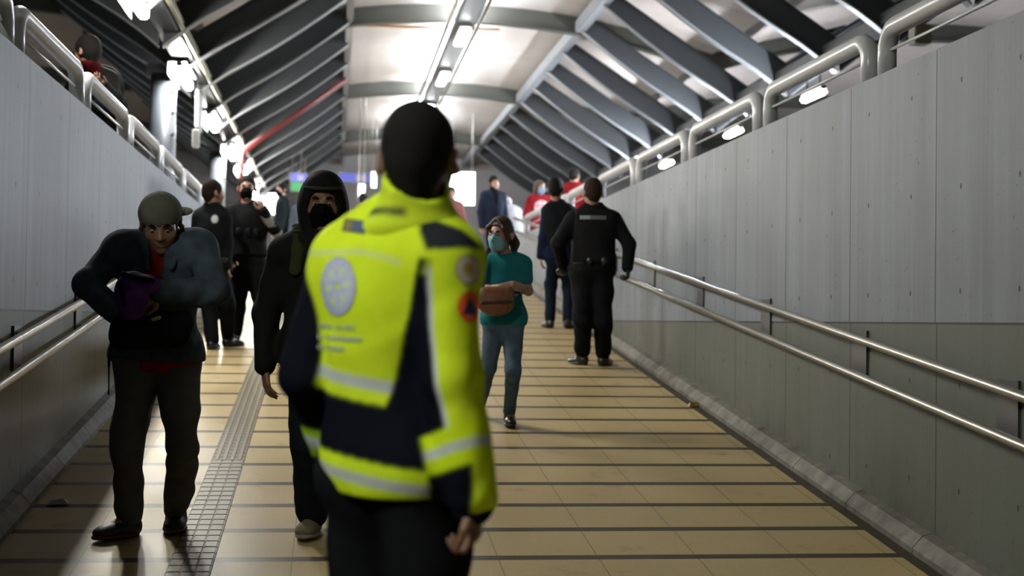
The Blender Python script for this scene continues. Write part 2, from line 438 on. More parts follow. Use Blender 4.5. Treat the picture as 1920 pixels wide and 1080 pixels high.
# red pipe
a_ = Vector((XB1, cl2.y-.35, ZB-.15)); b_ = Vector((XE1+.18, cl2.y-.35, ZE-.1)); c_ = Vector((XE1+.18, cl2.y-.35, PLAT))
tag(MB().tube([a_, a_.lerp(b_, .5), b_+Vector((.06, 0, .05)), b_+Vector((0, 0, -.04)), c_], .05).build('red_pipe', M_red, None, True), 'dark red pipe running down the roof strut and the column', 'pipe')
# hanging sign
hs = at_x(377, 212, XE1+.05)
s_ = empty('hanging_sign', (XE1+.02, hs.y, hs.z), 'narrow white hanging sign panel beside the left lamps', 'sign')
MB().box((-.02, -.35, -.24), (.02, .35, .28)).build('panel', M_white, s_, bevel=.005)
MB().tube([(0, -.25, .28), (0, -.25, ZE-hs.z+.1)], .008, 6).build('hanger', M_steel, s_)
MB().tube([(0, .25, .28), (0, .25, ZE-hs.z+.1)], .008, 6).build('hanger', M_steel, s_)

# guard rail loops on both walls
def loop_master(x, name='guard_rail'):
    r = empty(name)
    L = 1.86; h = .28; R_ = .13; pts = [(0, -L/2, -.02)]
    for i in range(7):
        a = i/6*PI/2; pts.append((0, -L/2+R_-R_*math.cos(a), h-R_+R_*math.sin(a)))
    for i in range(7):
        a = PI/2*(1-i/6); pts.append((0, L/2-R_+R_*math.cos(a), h-R_+R_*math.sin(a)))
    pts.append((0, L/2, -.02))
    MB().tube(pts, .052, 18).build('top_tube', M_white, r, True)
    MB().tube([(0, -L/2+.04, h-.12), (0, L/2-.04, h-.12)], .009, 8).build('lower_bar', M_white, r, True)
    return r
for side, x in (('right', XR+.12), ('left', XL-.12)):
    ms = loop_master(x)
    for i in range(10):
        y = (8.68 if side == 'right' else 8.83) - 2.1 + 2.115*i - 2.115
        if y > Y_TOP: break
        o = ms if i == 0 else copy_tree(ms)
        o.location = (x, y, ZW)
        tag(o, f'white tubular guard rail loop on the {side} wall, the {ORD[i]} from the camera', 'railing', f'guard rail loops on the {side} wall')

# handrails
def handrail(side):
    xw = XR if side == 'right' else XL; sg = -1 if side == 'right' else 1
    x = xw + sg*.075
    r = empty('handrail', (x, 0, 0), f'double brushed steel handrail on the {side} concrete wall', 'handrail')
    y0, y1 = 1.5, Y_TOP-.2 if side == 'right' else Y_TOP-.2
    hu = lambda y: Z00 + SL*y
    ue, le = (.935, .735) if side == 'right' else (.90, .73)
    for hgt in (ue, le):
        pts = [(0, y, max(hu(y), 0)+hgt) for y in (y0, Y_FOOT, y1)]
        MB().tube(pts, .024, 16).build('upper_rail' if hgt == ue else 'lower_rail', M_steel, r, True)
    for k in range(13):
        y = 7.54 + 1.73*(k-3)
        if y > y1 or y < y0: continue
        z = max(hu(y), 0)
        b = MB().box((-sg*.062, y-.10, z+le-.03), (-sg*.073, y+.10, z+ue+.03))
        b.tube([(-sg*.07, y-.06, z+ue-.006), (0, y-.06, z+ue-.02)], .008, 8).tube([(-sg*.07, y+.06, z+le-.006), (0, y+.06, z+le-.02)], .008, 8)
        b.build('bracket', M_bracket, r)
handrail('right'); handrail('left')

# tactile strip
def tactile():
    r = empty('tactile_strip', (0, 0, 0), 'pale ribbed tactile guide strip running up the ramp', 'tactile paving')
    x0, x1 = -.71, -.515; mb = MB(); mb2 = MB()
    def slab(x0, x1, ya, yb, z0, z1, B):
        B.hexa([(x0, ya, floor_z(ya)+z0), (x1, ya, floor_z(ya)+z0), (x1, yb, floor_z(yb)+z0), (x0, yb, floor_z(yb)+z0),
                (x0, ya, floor_z(ya)+z1), (x1, ya, floor_z(ya)+z1), (x1, yb, floor_z(yb)+z1), (x0, yb, floor_z(yb)+z1)])
    y = Y_FOOT
    while y < Y_TOP:
        yb = min(y+.1, Y_TOP)
        slab(x0, x1, y+.003, yb-.003, -.005, .004, mb)
        if y > 8.6:
            for k in range(4): slab(x0+.02+k*.045, x0+.04+k*.045, y, yb, .003, .008, mb2)
        else:
            for k in range(3): slab(x0+.008+k*.063, x0+.06+k*.063, y+.008, yb-.008, .003, .007, mb2)
        y += .1
    mb.build('base_tiles', mat('tactile base', (.19, .155, .085), .6), r)
    mb2.build('ribs', mat('tactile ribs', (.27, .22, .13), .5), r)
tactile()
# litter on the kerb
lp = on_ramp(1311, 762)
lt = MB().hexa([(-.03, -.03, 0), (.05, -.02, 0), (.04, .04, .005), (-.04, .03, 0), (-.02, -.02, .03), (.03, -.01, .02), (.04, .02, .035), (-.02, .02, .02)]).build('wrapper', mat('orange wrapper', (.55, .28, .05), .4))
lt.location = (2.74, lp.y, floor_z(lp.y)+.002); tag(lt, 'small crumpled orange wrapper at the foot of the right kerb', 'litter')
lp = on_ramp(98, 945)
lt = MB().hexa([(-.05, -.05, 0), (.06, -.03, 0), (.05, .05, .005), (-.05, .05, 0), (-.03, -.03, .02), (.03, -.02, .03), (.04, .03, .015), (-.03, .03, .02)]).build('crumpled_paper', mat('pale paper', (.5, .5, .5), .6))
lt.location = (-1.40, lp.y, floor_z(lp.y)+.002); tag(lt, 'small crumpled white paper beside the left kerb', 'litter')

# far hall: signs, lit panels
def panel(name, px0, py0, px1, py1, D, m_, label, cat, th=.05, parts=None):
    c = at((px0+px1)/2, (py0+py1)/2, D); wx = (px1-px0)/FPX*D/2; hz = (py1-py0)/FPX*D/2
    r = empty(name, c, label, cat)
    MB().box((-wx-.03, 0, -hz-.03), (wx+.03, th, hz+.03)).build('frame', M_lamp, r)
    MB().box((-wx, -.01, -hz), (wx, 0, hz)).build('face', m_, r)
    for (u0, v0, u1, v1, mm) in parts or ():
        MB().box((-wx+2*wx*u0, -.018, hz-2*hz*v1), (-wx+2*wx*u1, -.01, hz-2*hz*v0)).build('marking', mm, r)
    # two hangers up to the roof
    for s in (-.8, .8): MB().tube([(s*wx, .02, hz+.03), (s*wx, .02, vz(c.x+s*wx)-c.z+.01)], .015, 6).build('hanger', M_steel, r)
    return r
M_blue = mat('blue sign', (.05, .06, .30), .4, emit=(.08, .10, .45), es=.5); M_pale = mat('pale lettering', (.5, .5, .65), .5)
panel('direction_sign', 545, 325, 575, 341, 36, M_blue, 'blue hanging sign left of the black hood', 'sign', parts=[(.45, .2, .8, .8, M_pale)])
panel('direction_sign', 636, 325, 697, 341, 36, M_blue, 'blue hanging sign between the black hood and the big black haired head', 'sign', parts=[(.5, .15, .82, .85, M_pale)])
panel('green_sign', 546, 342, 566, 358, 34, mat('green sign', (.04, .32, .12), .4, emit=(.05, .4, .15), es=.4), 'small green sign left of the black hood', 'sign')
panel('light_screen', 842, 323, 890, 384, 34, emis('screen glow', (1, 1, 1), 9), 'glowing white screen to the right of the big black haired head', 'screen')
panel('lightbox', 468, 362, 526, 402, 38, emis('panel glow', (.98, 1, 1), 4), 'glowing white panel behind the facing officer', 'screen')
panel('lightbox', 696, 322, 706, 352, 35, emis('slit glow', (.75, .95, 1), 3), 'narrow glowing panel just left of the lime collar', 'screen')
panel('lightbox', 672, 345, 684, 372, 30, emis('slit glow two', (1, 1, 1), 3), 'small glowing panel right of the black hood', 'screen')

# ================================================================== people
# implicit shapes (smoothly joined tapered capsules and ellipsoids) meshed with surface nets
V3 = lambda p: np.array(p, dtype=np.float32)
def rotz(a): c, s = math.cos(a), math.sin(a); return np.array([[c, -s, 0], [s, c, 0], [0, 0, 1]], np.float32)
def rotx(a): c, s = math.cos(a), math.sin(a); return np.array([[1, 0, 0], [0, c, -s], [0, s, c]], np.float32)
def roty(a): c, s = math.cos(a), math.sin(a); return np.array([[c, 0, s], [0, 1, 0], [-s, 0, c]], np.float32)
class Shape:
    """ops: ('c',a,b,ra,rb,k,n,q) capsule flattened by q along n; ('e',c,r,M,k) ellipsoid; '-c'/'-e' carve; ('p',pt,n) keep the side against n"""
    def __init__(s): s.o = []
    def c(s, a, b, ra, rb=None, k=.02, n=None, q=1): s.o.append(('c', V3(a), V3(b), ra, ra if rb is None else rb, k, None if n is None else V3(n), q)); return s
    def e(s, c, r, M=None, k=.02): s.o.append(('e', V3(c), V3(r), np.eye(3, dtype=np.float32) if M is None else M, k)); return s
    def xe(s, c, r, M=None, k=.01): s.o.append(('-e', V3(c), V3(r), np.eye(3, dtype=np.float32) if M is None else M, k)); return s
    def xc(s, a, b, ra, rb=None, k=.01): s.o.append(('-c', V3(a), V3(b), ra, ra if rb is None else rb, k, None, 1)); return s
    def p(s, pt, n): n = V3(n); s.o.append(('p', V3(pt), n/np.linalg.norm(n))); return s
    def add(s, other): s.o += other.o; return s
    def grow(s, t):
        z = Shape()
        for o in s.o:
            if o[0] in 'c-c': z.o.append((o[0], o[1], o[2], o[3]+t, o[4]+t) + o[5:])
            elif o[0] in ('e', '-e'): z.o.append((o[0], o[1], o[2]+t) + o[3:])
            else: z.o.append(o)
        return z
    def rad(s, f):
        z = Shape()
        for o in s.o:
            if o[0] in ('c', '-c'): z.o.append((o[0], o[1], o[2], o[3]*f, o[4]*f, o[5]*f) + o[6:])
            elif o[0] in ('e', '-e'): z.o.append((o[0], o[1], o[2]*f, o[3], o[4]*f))
            else: z.o.append(o)
        return z
    def bounds(s):
        lo = np.full(3, 1e9); hi = np.full(3, -1e9)
        for o in s.o:
            if o[0] == 'c':
                r = max(o[3], o[4]); lo = np.minimum(lo, np.minimum(o[1], o[2])-r); hi = np.maximum(hi, np.maximum(o[1], o[2])+r)
            elif o[0] == 'e':
                r = np.sqrt(((o[3]*o[2])**2).sum(1)); lo = np.minimum(lo, o[1]-r); hi = np.maximum(hi, o[1]+r)
        return lo, hi
    def mesh(s, res, fold=0, seed=1):
        lo, hi = s.bounds(); lo = lo-2.5*res-.01; hi = hi+2.5*res+.01
        ax = [np.arange(lo[i], hi[i]+res, res, dtype=np.float32) for i in range(3)]
        F = np.full([len(a) for a in ax], .5, np.float32)
        for o in s.o:
            if o[0] == 'p':
                d = ((ax[0][:, None, None]-o[1][0])*o[2][0] + (ax[1][None, :, None]-o[1][1])*o[2][1] + (ax[2][None, None]-o[1][2])*o[2][2])
                F = np.maximum(F, d); continue
            if o[0][-1] == 'c':
                r = max(o[3], o[4]); l = np.minimum(o[1], o[2])-r; h = np.maximum(o[1], o[2])+r; k = o[5]
            else:
                r = np.sqrt(((o[3]*o[2])**2).sum(1)); l = o[1]-r; h = o[1]+r; k = o[4]
            mg = k + 3*res + .01
            sl = tuple(slice(max(0, int((l[i]-mg-lo[i])/res)), min(len(ax[i]), int((h[i]+mg-lo[i])/res)+2)) for i in range(3))
            if any(q.stop <= q.start for q in sl): continue
            x = ax[0][sl[0]][:, None, None]; y = ax[1][sl[1]][None, :, None]; z = ax[2][sl[2]][None, None]
            if o[0][-1] == 'c':
                a, b_ = o[1], o[2]; ab = b_-a; L2 = max(float(ab@ab), 1e-9)
                px, py, pz = x-a[0], y-a[1], z-a[2]
                t = np.clip((px*ab[0]+py*ab[1]+pz*ab[2])/L2, 0, 1)
                px, py, pz = px-t*ab[0], py-t*ab[1], pz-t*ab[2]
                d2 = px*px+py*py+pz*pz
                if o[6] is not None:
                    n = o[6]; c_ = px*n[0]+py*n[1]+pz*n[2]; d2 = d2 + c_*c_*(1/o[7]**2-1)
                    d = np.sqrt(d2)-(o[3]+(o[4]-o[3])*t); d = d*(o[7]*.5+.5)
                else: d = np.sqrt(d2)-(o[3]+(o[4]-o[3])*t)
            else:
                M = o[3]; r3 = o[2]; px, py, pz = x-o[1][0], y-o[1][1], z-o[1][2]
                u = [(px*M[0, i]+py*M[1, i]+pz*M[2, i]) for i in range(3)]
                k0 = np.sqrt(sum((u[i]/r3[i])**2 for i in range(3))); k1 = np.sqrt(sum((u[i]/r3[i]**2)**2 for i in range(3)))
                d = k0*(k0-1)/np.maximum(k1, 1e-6)
            f = F[sl]
            if o[0][0] == '-':
                h_ = np.clip(.5-.5*(f+d)/k, 0, 1); F[sl] = f*(1-h_) - d*h_ + k*h_*(1-h_)
            else:
                h_ = np.clip(.5+.5*(f-d)/k, 0, 1); F[sl] = f*(1-h_) + d*h_ - k*h_*(1-h_)
        F[0] = F[-1] = .1; F[:, 0] = F[:, -1] = .1; F[:, :, 0] = F[:, :, -1] = .1
        return nets(F, lo, res, fold, seed)
def nets(F, lo, res, fold, seed):
    S = F < 0
    c = np.zeros([n-1 for n in F.shape], np.int8)
    for i in (0, 1):
        for j in (0, 1):
            for k in (0, 1): c += S[i:S.shape[0]-1+i, j:S.shape[1]-1+j, k:S.shape[2]-1+k]
    act = (c > 0) & (c < 8)
    idx = -np.ones(act.shape, np.int64); I = np.argwhere(act); idx[act] = np.arange(len(I))
    if len(I) == 0: return np.zeros((0, 3)), np.zeros((0, 4), int)
    P = np.zeros((len(I), 3)); W = np.zeros(len(I))
    cor = [(i, j, k) for i in (0, 1) for j in (0, 1) for k in (0, 1)]
    vals = {q: F[I[:, 0]+q[0], I[:, 1]+q[1], I[:, 2]+q[2]] for q in cor}
    for a in cor:
        for d in range(3):
            if a[d]: continue
            b_ = tuple(a[e]+(1 if e == d else 0) for e in range(3))
            va, vb = vals[a], vals[b_]; cr = (va < 0) != (vb < 0)
            t = np.where(cr, va/np.where(cr, va-vb, 1), 0)
            for e in range(3): P[:, e] += cr*(a[e]+(t if e == d else 0))
            W += cr
    P = I + P/W[:, None]; P = P*res + lo
    quads = []
    for d in range(3):
        A = [slice(None)]*3; B = [slice(None)]*3; A[d] = slice(0, -1); B[d] = slice(1, None)
        sa, sb = S[tuple(A)], S[tuple(B)]; E_ = np.argwhere(sa != sb); e1, e2 = (d+1) % 3, (d+2) % 3
        ok = (E_[:, e1] > 0) & (E_[:, e2] > 0) & (E_[:, e1] < F.shape[e1]-1) & (E_[:, e2] < F.shape[e2]-1); E_ = E_[ok]
        inside = sa[E_[:, 0], E_[:, 1], E_[:, 2]]
        def g(o1, o2):
            Q = E_.copy(); Q[:, e1] -= o1; Q[:, e2] -= o2; return idx[Q[:, 0], Q[:, 1], Q[:, 2]]
        q = np.stack([g(1, 1), g(0, 1), g(0, 0), g(1, 0)], 1)
        q[~inside] = q[~inside][:, ::-1]; quads.append(q)
    Q = np.concatenate(quads); Q = Q[(Q >= 0).all(1)]
    if fold:
        N = vnormals(P, Q); rs = np.random.RandomState(seed); disp = np.zeros(len(P))
        for fr, am in ((9, 1), (17, .7), (31, .4)):
            for _ in range(3):
                w_ = rs.randn(3)*fr*np.array([1, 1, .8]); disp += am*np.sin(P@w_+rs.rand()*7 + 1.5*np.sin(P@(rs.randn(3)*fr*.5)))
        P = P + N*(disp*fold/3)[:, None]
    return P, Q
def vnormals(P, Q):
    n = np.cross(P[Q[:, 2]]-P[Q[:, 0]], P[Q[:, 3]]-P[Q[:, 1]]); N = np.zeros_like(P)
    for i in range(4): np.add.at(N, Q[:, i], n)
    return N/np.maximum(np.linalg.norm(N, axis=1), 1e-9)[:, None]
def emit_mesh(name, PQ, mat_, parent, colour=None, scale=1.0):
    P, Q = PQ
    if colour is not None:
        for _ in range(1):
            acc = colour.copy(); cnt = np.ones(len(P))
            for a_ in range(4):
                np.add.at(acc, Q[:, a_], colour[Q[:, (a_+1) % 4]]); np.add.at(cnt, Q[:, a_], 1)
                np.add.at(acc, Q[:, a_], colour[Q[:, (a_+3) % 4]]); np.add.at(cnt, Q[:, a_], 1)
            colour = acc/cnt[:, None]
    me = bpy.data.meshes.new(name)
    me.vertices.add(len(P)); me.vertices.foreach_set('co', (P*scale).astype(np.float32).ravel())
    me.loops.add(Q.size); me.loops.foreach_set('vertex_index', Q.astype(np.int32).ravel())
    me.polygons.add(len(Q)); me.polygons.foreach_set('loop_start', (np.arange(len(Q))*4).astype(np.int32))
    me.polygons.foreach_set('loop_total', np.full(len(Q), 4, np.int32))
    me.polygons.foreach_set('use_smooth', [True]*len(Q)); me.update(calc_edges=True); me.validate()
    me.materials.append(mat_)
    if colour is not None:
        a = me.attributes.new('tint', 'FLOAT_COLOR', 'POINT'); a.data.foreach_set('color', np.concatenate([colour, np.ones((len(P), 1))], 1).astype(np.float32).ravel())
    o = bpy.data.objects.new(name, me); COL.objects.link(o)
    if parent: o.parent = parent
    return o
def nrm(v): v = np.asarray(v, float); return v/max(np.linalg.norm(v), 1e-9)

M_eye = mat('eyeball', (.42, .38, .35), .3); M_iris = mat('dark iris', (.03, .018, .012), .15)
def cloth(name, col, rough=.8, noise=.12, bump=.35, bscale=180): return mat(name, col, rough, noise=noise, nscale=14, bump=bump, bscale=bscale, spec=.05)
def skin_mat(name, col): return mat(name, col, .5, noise=.06, nscale=18, bump=.08, bscale=120)
SKIN_A = skin_mat('tan skin', (.46, .24, .15)); SKIN_B = skin_mat('brown skin', (.34, .17, .10)); SKIN_C = skin_mat('light skin', (.60, .34, .24))
HAIR = mat('black hair', (.012, .010, .009), .75, bump=.6, bscale=220, noise=.2, nscale=60, spec=.15); HAIR_BR = mat('brown hair', (.06, .028, .016), .5, bump=.5, bscale=160, noise=.2, nscale=40)
BLACKC = cloth('black uniform cloth', (.012, .013, .016)); BLACKJ = cloth('black hoodie cloth', (.018, .018, .017)); BLACKB = mat('black leather', (.012, .011, .011), .35)

class Person:
    """Joints in metres for a 1.75 m adult facing -y; 'A' is the side at -x and 'B' the side at +x before turning."""
    def __init__(s, name, label, loc, h, face=0, res=.008, skin=SKIN_A, joints=None, px=None, D=None, head=(0, 0, 0), lean=0, group=None, toes=(0, 0), hs=1.05):
        s.hs = hs
        s.S = h/1.75; s.loc = Vector(loc); s.res = res/s.S; s.skin = skin; s.face = math.radians(face)
        s.root = empty(name, loc, label, 'person', group)
        s.T = rotz(s.face)
        J = dict(P=(0, .01, .93), W=(0, .0, 1.08), C=(0, .01, 1.27), N=(0, .02, 1.46), H=(0, -.01, 1.622),
                 SA=(-.175, .01, 1.41), SB=(.175, .01, 1.41), EA=(-.235, .03, 1.12), EB=(.235, .03, 1.12), WA=(-.25, -.05, .87), WB=(.25, -.05, .87),
                 LA=(-.09, .01, .89), LB=(.09, .01, .89), KA=(-.10, -.01, .49), KB=(.10, -.01, .49), FA=(-.105, .025, .085), FB=(.105, .025, .085))
        J = {k: s.T@V3(v) for k, v in J.items()}
        for k, v in (joints or {}).items(): J[k] = s.T@V3(v)
        d0 = D if D is not None else (s.loc-CAM).dot(Fv)
        for k, v in (px or {}).items():
            w_ = at(v[0], v[1], d0 + (v[2] if len(v) > 2 else 0)) - s.loc
            J[k] = V3(w_)/s.S
        s.J = J
        s.HM = s.T@rotz(math.radians(head[0]))@rotx(math.radians(head[1]))@roty(math.radians(head[2]))
        s.toes = [s.T@rotz(math.radians(t))@V3((0, -1, 0)) for t in toes]
        s.side = s.T@V3((1, 0, 0)); s.fwd = s.T@V3((0, -1, 0))
        sh = nrm(J['SB']-J['SA']); s.cx = sh; s.cf = nrm(np.cross(sh, (0, 0, 1)))   # chest frame: side and front
        if s.cf@s.fwd < 0: s.cf = -s.cf
        s.parts = []
    def hp(s, p): return s.J['H'] + s.HM@V3(p)*s.hs     # head space to figure space
    # ---- body pieces
    def torso(s, wide=1.0, belly=0):
        J = s.J; z = Shape(); up = nrm(J['N']-J['P'])
        M = np.stack([s.cx, -s.cf, np.cross(s.cx, -s.cf)], 1).astype(np.float32)
        z.c(J['LA']+V3((0, 0, .03)), J['LB']+V3((0, 0, .03)), .10, .10, .05, s.cf, .95)
        z.e(J['P'], (.158*wide, .112+belly, .13), M, .06); z.e(J['W'], (.138*wide, .10+belly, .15), M, .07)
        z.e(J['C'], (.162*wide, .112, .185), M, .07)
        a = J['SA']*.86+J['SB']*.14; b = J['SB']*.86+J['SA']*.14
        z.c(a, b, .062, .062, .07, s.cf, .95)
        z.c(a + V3((0, 0, .0)), J['N']*.75+J['SA']*.25+V3((0, 0, .015)), .05, .045, .05); z.c(b, J['N']*.75+J['SB']*.25+V3((0, 0, .015)), .05, .045, .05)
        return z
    def arm(s, w_, r0=.05, r1=.04, r2=.028, k=.04, upto=1.0, start=0.0):
        J = s.J; S_, E_, W_ = J['S'+w_], J['E'+w_], J['W'+w_]; z = Shape()
        z.c(S_, E_, r0, r1, k); z.c(E_, E_+(W_-E_)*upto, r1, r1+(r2-r1)*upto, .02)
        z.e(E_+(W_-E_)*.28, (r1*1.08,)*3, None, .02)
        return z
    def leg(s, w_, r0=.082, r1=.052, r2=.036, k=.05, upto=1.0, calf=True):
        J = s.J; L_, K_, F_ = J['L'+w_], J['K'+w_], J['F'+w_]; z = Shape()
        z.c(L_, K_, r0, r1, k); z.c(K_, K_+(F_-K_)*upto, r1, r1+(r2-r1)*upto, .03)
        if calf: z.e(K_+(F_-K_)*.3 - s.fwd*.012, (r1*1.05, r1*1.05, .11), None, .03)
        return z
    def headshape(s):
        M = s.HM; z = Shape(); h = s.hp
        z.e(h((0, .018, .035)), (.077, .093, .092), M, .03); z.e(h((0, -.03, -.05)), (.056, .062, .066), M, .03)
        z.e(h((0, -.045, .0)), (.062, .05, .075), M, .02)
        z.e(h((0, -.062, -.095)), (.028, .026, .022), M, .02)
        for q in (-1, 1):
            z.e(h((q*.045, -.06, -.025)), (.022, .02, .02), M, .02)
            z.c(h((q*.018, -.092, .028)), h((q*.046, -.078, .026)), .008, .007, .012)
            z.xe(h((q*.032, -.104, .008)), (.019, .016, .012), M, .012)
            z.e(h((q*.087, .018, -.004)), (.011, .023, .033), M@rotz(q*.75), .008)
            z.xe(h((q*.097, .010, .002)), (.006, .011, .018), M, .006)
        z.c(h((0, -.092, .012)), h((0, -.108, -.024)), .008, .012, .012)
        for q in (-1, 1): z.e(h((q*.012, -.098, -.03)), (.009, .011, .008), M, .008)
        z.c(h((-.018, -.088, -.055)), h((.018, -.088, -.055)), .007, .007, .006); z.c(h((-.014, -.087, -.066)), h((.014, -.087, -.066)), .008, .008, .006)
        z.xc(h((-.02, -.099, -.0605)), h((.02, -.099, -.0605)), .0025, .0025, .004)
        return z.rad(s.hs)
    def hand(s, w_, d=None, n=None, curl=.6, spread=.0, thumb=.6, side=None):
        """d: where the fingers point, n: the way the palm looks; side +1/-1 puts the thumb along n x d"""
        J = s.J; W_ = J['W'+w_]; d = nrm(W_-J['E'+w_]) if d is None else nrm(d)
        n = nrm(np.cross(d, s.side)) if n is None else nrm(n); n = nrm(n - d*(n@d)); u = np.cross(n, d)
        if side is None: side = 1
        u = u*side; z = Shape()
        fr = max(.0085, s.res*.95)
        for t in (-.026, -.009, .009, .025): z.c(W_+d*.012+u*t*.55, W_+d*.082+u*t, .016, .0125, .012, n, .85)
        for i, (t, L) in enumerate(((.031, .070), (.0105, .080), (-.0105, .074), (-.030, .058))):
            p = W_+d*.084+u*t*(1+spread*.3); a = curl*.6*(1+.08*i); q = d
            for j, fl in enumerate((.45, .32, .25)):
                q = nrm(d*math.cos(a)+n*math.sin(a)+u*t*spread*3); e = p+q*L*fl*1.05
                z.c(p, e, fr*(1-.08*j), fr*(.94-.08*j), .004); p = e; a += curl*.75
        p = W_+d*.028+u*.026; q = nrm(d*.62+u*.75+n*.25); e = p+q*.042; z.c(p, e, .0145, .0115, .012)
        q = nrm(d*(.9)+u*(.45-.5*thumb)+n*.55*thumb); e2 = e+q*.032; z.c(e, e2, .011, .0095, .005); q = nrm(d*.9+n*.6*thumb-u*.3*thumb); z.c(e2, e2+q*.024, .0095, .0075, .004)
        return z
    def body(s, hands=None, wide=1.0, legs=True):
        z = s.torso(wide).grow(-.012)
        z.c(s.J['N']-V3((0, 0, .03)), s.hp((0, .02, -.05)), .056, .054, .03)
        z.add(s.headshape())
        for w_ in 'AB':
            z.add(s.arm(w_, .044, .036, .026))
            z.add(s.hand(w_, **((hands or {}).get(w_, {}))))
            if legs:
                z.add(s.leg(w_, .066, .040, .032, calf=False)); F_ = s.J['F'+w_]; t = s.toes['AB'.index(w_)]
                z.c(F_, F_+t*.12+V3((0, 0, -.045)), .034, .026, .02)
        s.bodyshape = z
        return s.put('body', z, s.skin)
    def put(s, name, shape, m_, fold=0, seed=1, res=None, colour=None, parent=None):
        P, Q = shape.mesh(res/s.S if res else s.res, fold, seed)
        if len(P) == 0: print('EMPTY', s.root.name, name); return None
        col = None
        if colour:
            rs = np.random.RandomState(5); col = sum(colour(P+(rs.rand(3)-.5)*.009) for _ in range(10))/10
        return emit_mesh(name, (P, Q), m_, parent or s.root, col, s.S)
    def eyes(s, look=(0, 0)):
        for q in (-1, 1):
            z = Shape().e(s.hp((q*.032, -.079, .006)), (.0125, .0125, .0115), s.HM)
            e = s.put('eye', z, M_eye, res=.003)
            s.put('iris', Shape().e(s.hp((q*.032+look[0]*.004, -.0895, .005+look[1]*.003)), (.006, .003, .006), s.HM), M_iris, res=.002, parent=e)
            b = Shape().c(s.hp((q*.016, -.099, .029)), s.hp((q*.032, -.096, .034)), .0035).c(s.hp((q*.032, -.096, .034)), s.hp((q*.048, -.083, .029)), .0035, .002)
            s.put('eyebrow', b, HAIR, res=.003)
    def hair(s, m_=HAIR, t=.012, low=-.05, front=.055, long=False, tail=False, name='hair', fade=True):
        h = s.hp; M = s.HM; z = Shape()
        z.e(h((0, .020, .038)), (.077+t, .095+t, .094+t), M, .02)
        if not long: z.c(h((0, .06, -.02)), h((0, .05, low)), .055+t*.4, .040, .03)
        z.p(h((0, -.075, front)), M@V3((0, -.85, -.52)))
        z.p(h((0, 0, low)), M@V3((0, -.25, -1)))
        for q in (-1, 1):
            z.xe(h((q*.094, .010, -.008)), (.022, .036, .040), M, .008)
            z.xe(h((q*.085, -.07, -.02)), (.03, .045, .06), M, .01)
        if long:
            for q in (-1, 1): z.c(h((q*.068, .02, .02)), h((q*.075, .03, -.11)), .026, .03, .03); z.c(h((q*.075, .03, -.11)), h((q*.07, .02, -.22)), .03, .018, .02)
            z.c(h((0, .06, 0)), h((0, .075, -.16)), .07, .06, .04)
        if tail: z.c(h((tail*.03, .10, .02)), h((tail*.055, .12, -.06)), .03, .034, .02); z.c(h((tail*.055, .12, -.06)), h((tail*.05, .10, -.19)), .034, .014, .02)
        return s.put(name, z.rad(s.hs), m_, fold=.002)
    def mask(s, m_, top=-.008):
        h = s.hp; M = s.HM; z = Shape()
        z.e(h((0, -.047, -.03)), (.064, .058, .058), M, .02); z.e(h((0, -.038, -.062)), (.060, .062, .058), M, .02)
        z.c(h((0, -.097, .0)), h((0, -.118, -.03)), .01, .014, .02)
        z.p(h((0, 0, top)), M@V3((0, .35, 1))); z.p(h((0, -.02, 0)), M@V3((0, 1, 0))); z.p(h((0, 0, -.118)), M@V3((0, 0, -1)))
        o = s.put('face_mask', z.rad(s.hs), m_, fold=.001, res=min(.006, s.res*s.S))
        for q in (-1, 1):
            b = Shape().c(h((q*.061, -.028, -.02)), h((q*.078, .018, .012)), .0028).c(h((q*.061, -.028, -.075)), h((q*.078, .022, -.025)), .0028)
            s.put('ear_loop', b, m_, res=.004, parent=o)
    # ---- clothes
    def top(s, name, m_, t=.022, hem=.84, sleeve=1.0, ta=.016, fold=.006, wide=1.0, collar=.0, seed=3, colour=None, cuff=.0, open_=None, belly=0, neck=None, res=None):
        z = s.torso(wide, belly).grow(t)
        J = s.J
        zc = J['P']+(J['W']-J['P'])*((hem-.93)/.15)
        z.c(J['P']+V3((0, 0, .02)), zc+V3((0, 0, -.02)), .135*wide+t*.5, .135*wide+t*.5, .05, s.cf, .80)
        z.p((0, 0, zc[2]), (0, 0, -1))
        if sleeve > 0:
            for w_ in 'AB':
                S_, E_, W_ = J['S'+w_], J['E'+w_], J['W'+w_]
                if sleeve <= .5: z.c(S_, S_+(E_-S_)*sleeve*1.4, .052+ta, .047+ta, .05)
                else:
                    z.c(S_, E_, .052+ta, .043+ta, .05); z.c(E_, E_+(W_-E_)*(.98 if sleeve >= 1 else sleeve), .043+ta, .034+ta+cuff, .03)
        n = neck if neck is not None else .075
        if collar > 0:
            z.c(J['N']+V3((0, 0, -.01)), J['N']+(s.hp((0, .02, -.06))-J['N'])*collar, .066+t*.5, .062+t*.4, .03)
            c2 = J['N']+(s.hp((0, .02, -.06))-J['N'])*(collar+.05)
            up = nrm(s.hp((0, .02, -.06))-J['N']); z.xc(c2-up*.05, c2+up*.1, .061+t*.2, .061+t*.2, .004)
        else: z.xe(J['N']+V3((0, 0, .075))+s.cf*.035, (n, n, .075), None, .01)
        if open_: z.xe(J['N']+s.cf*.13+V3((0, 0, -.06)), open_, s.T, .02)
        s.topshape = z
        return s.put(name, z, m_, fold, seed, res, colour=colour)
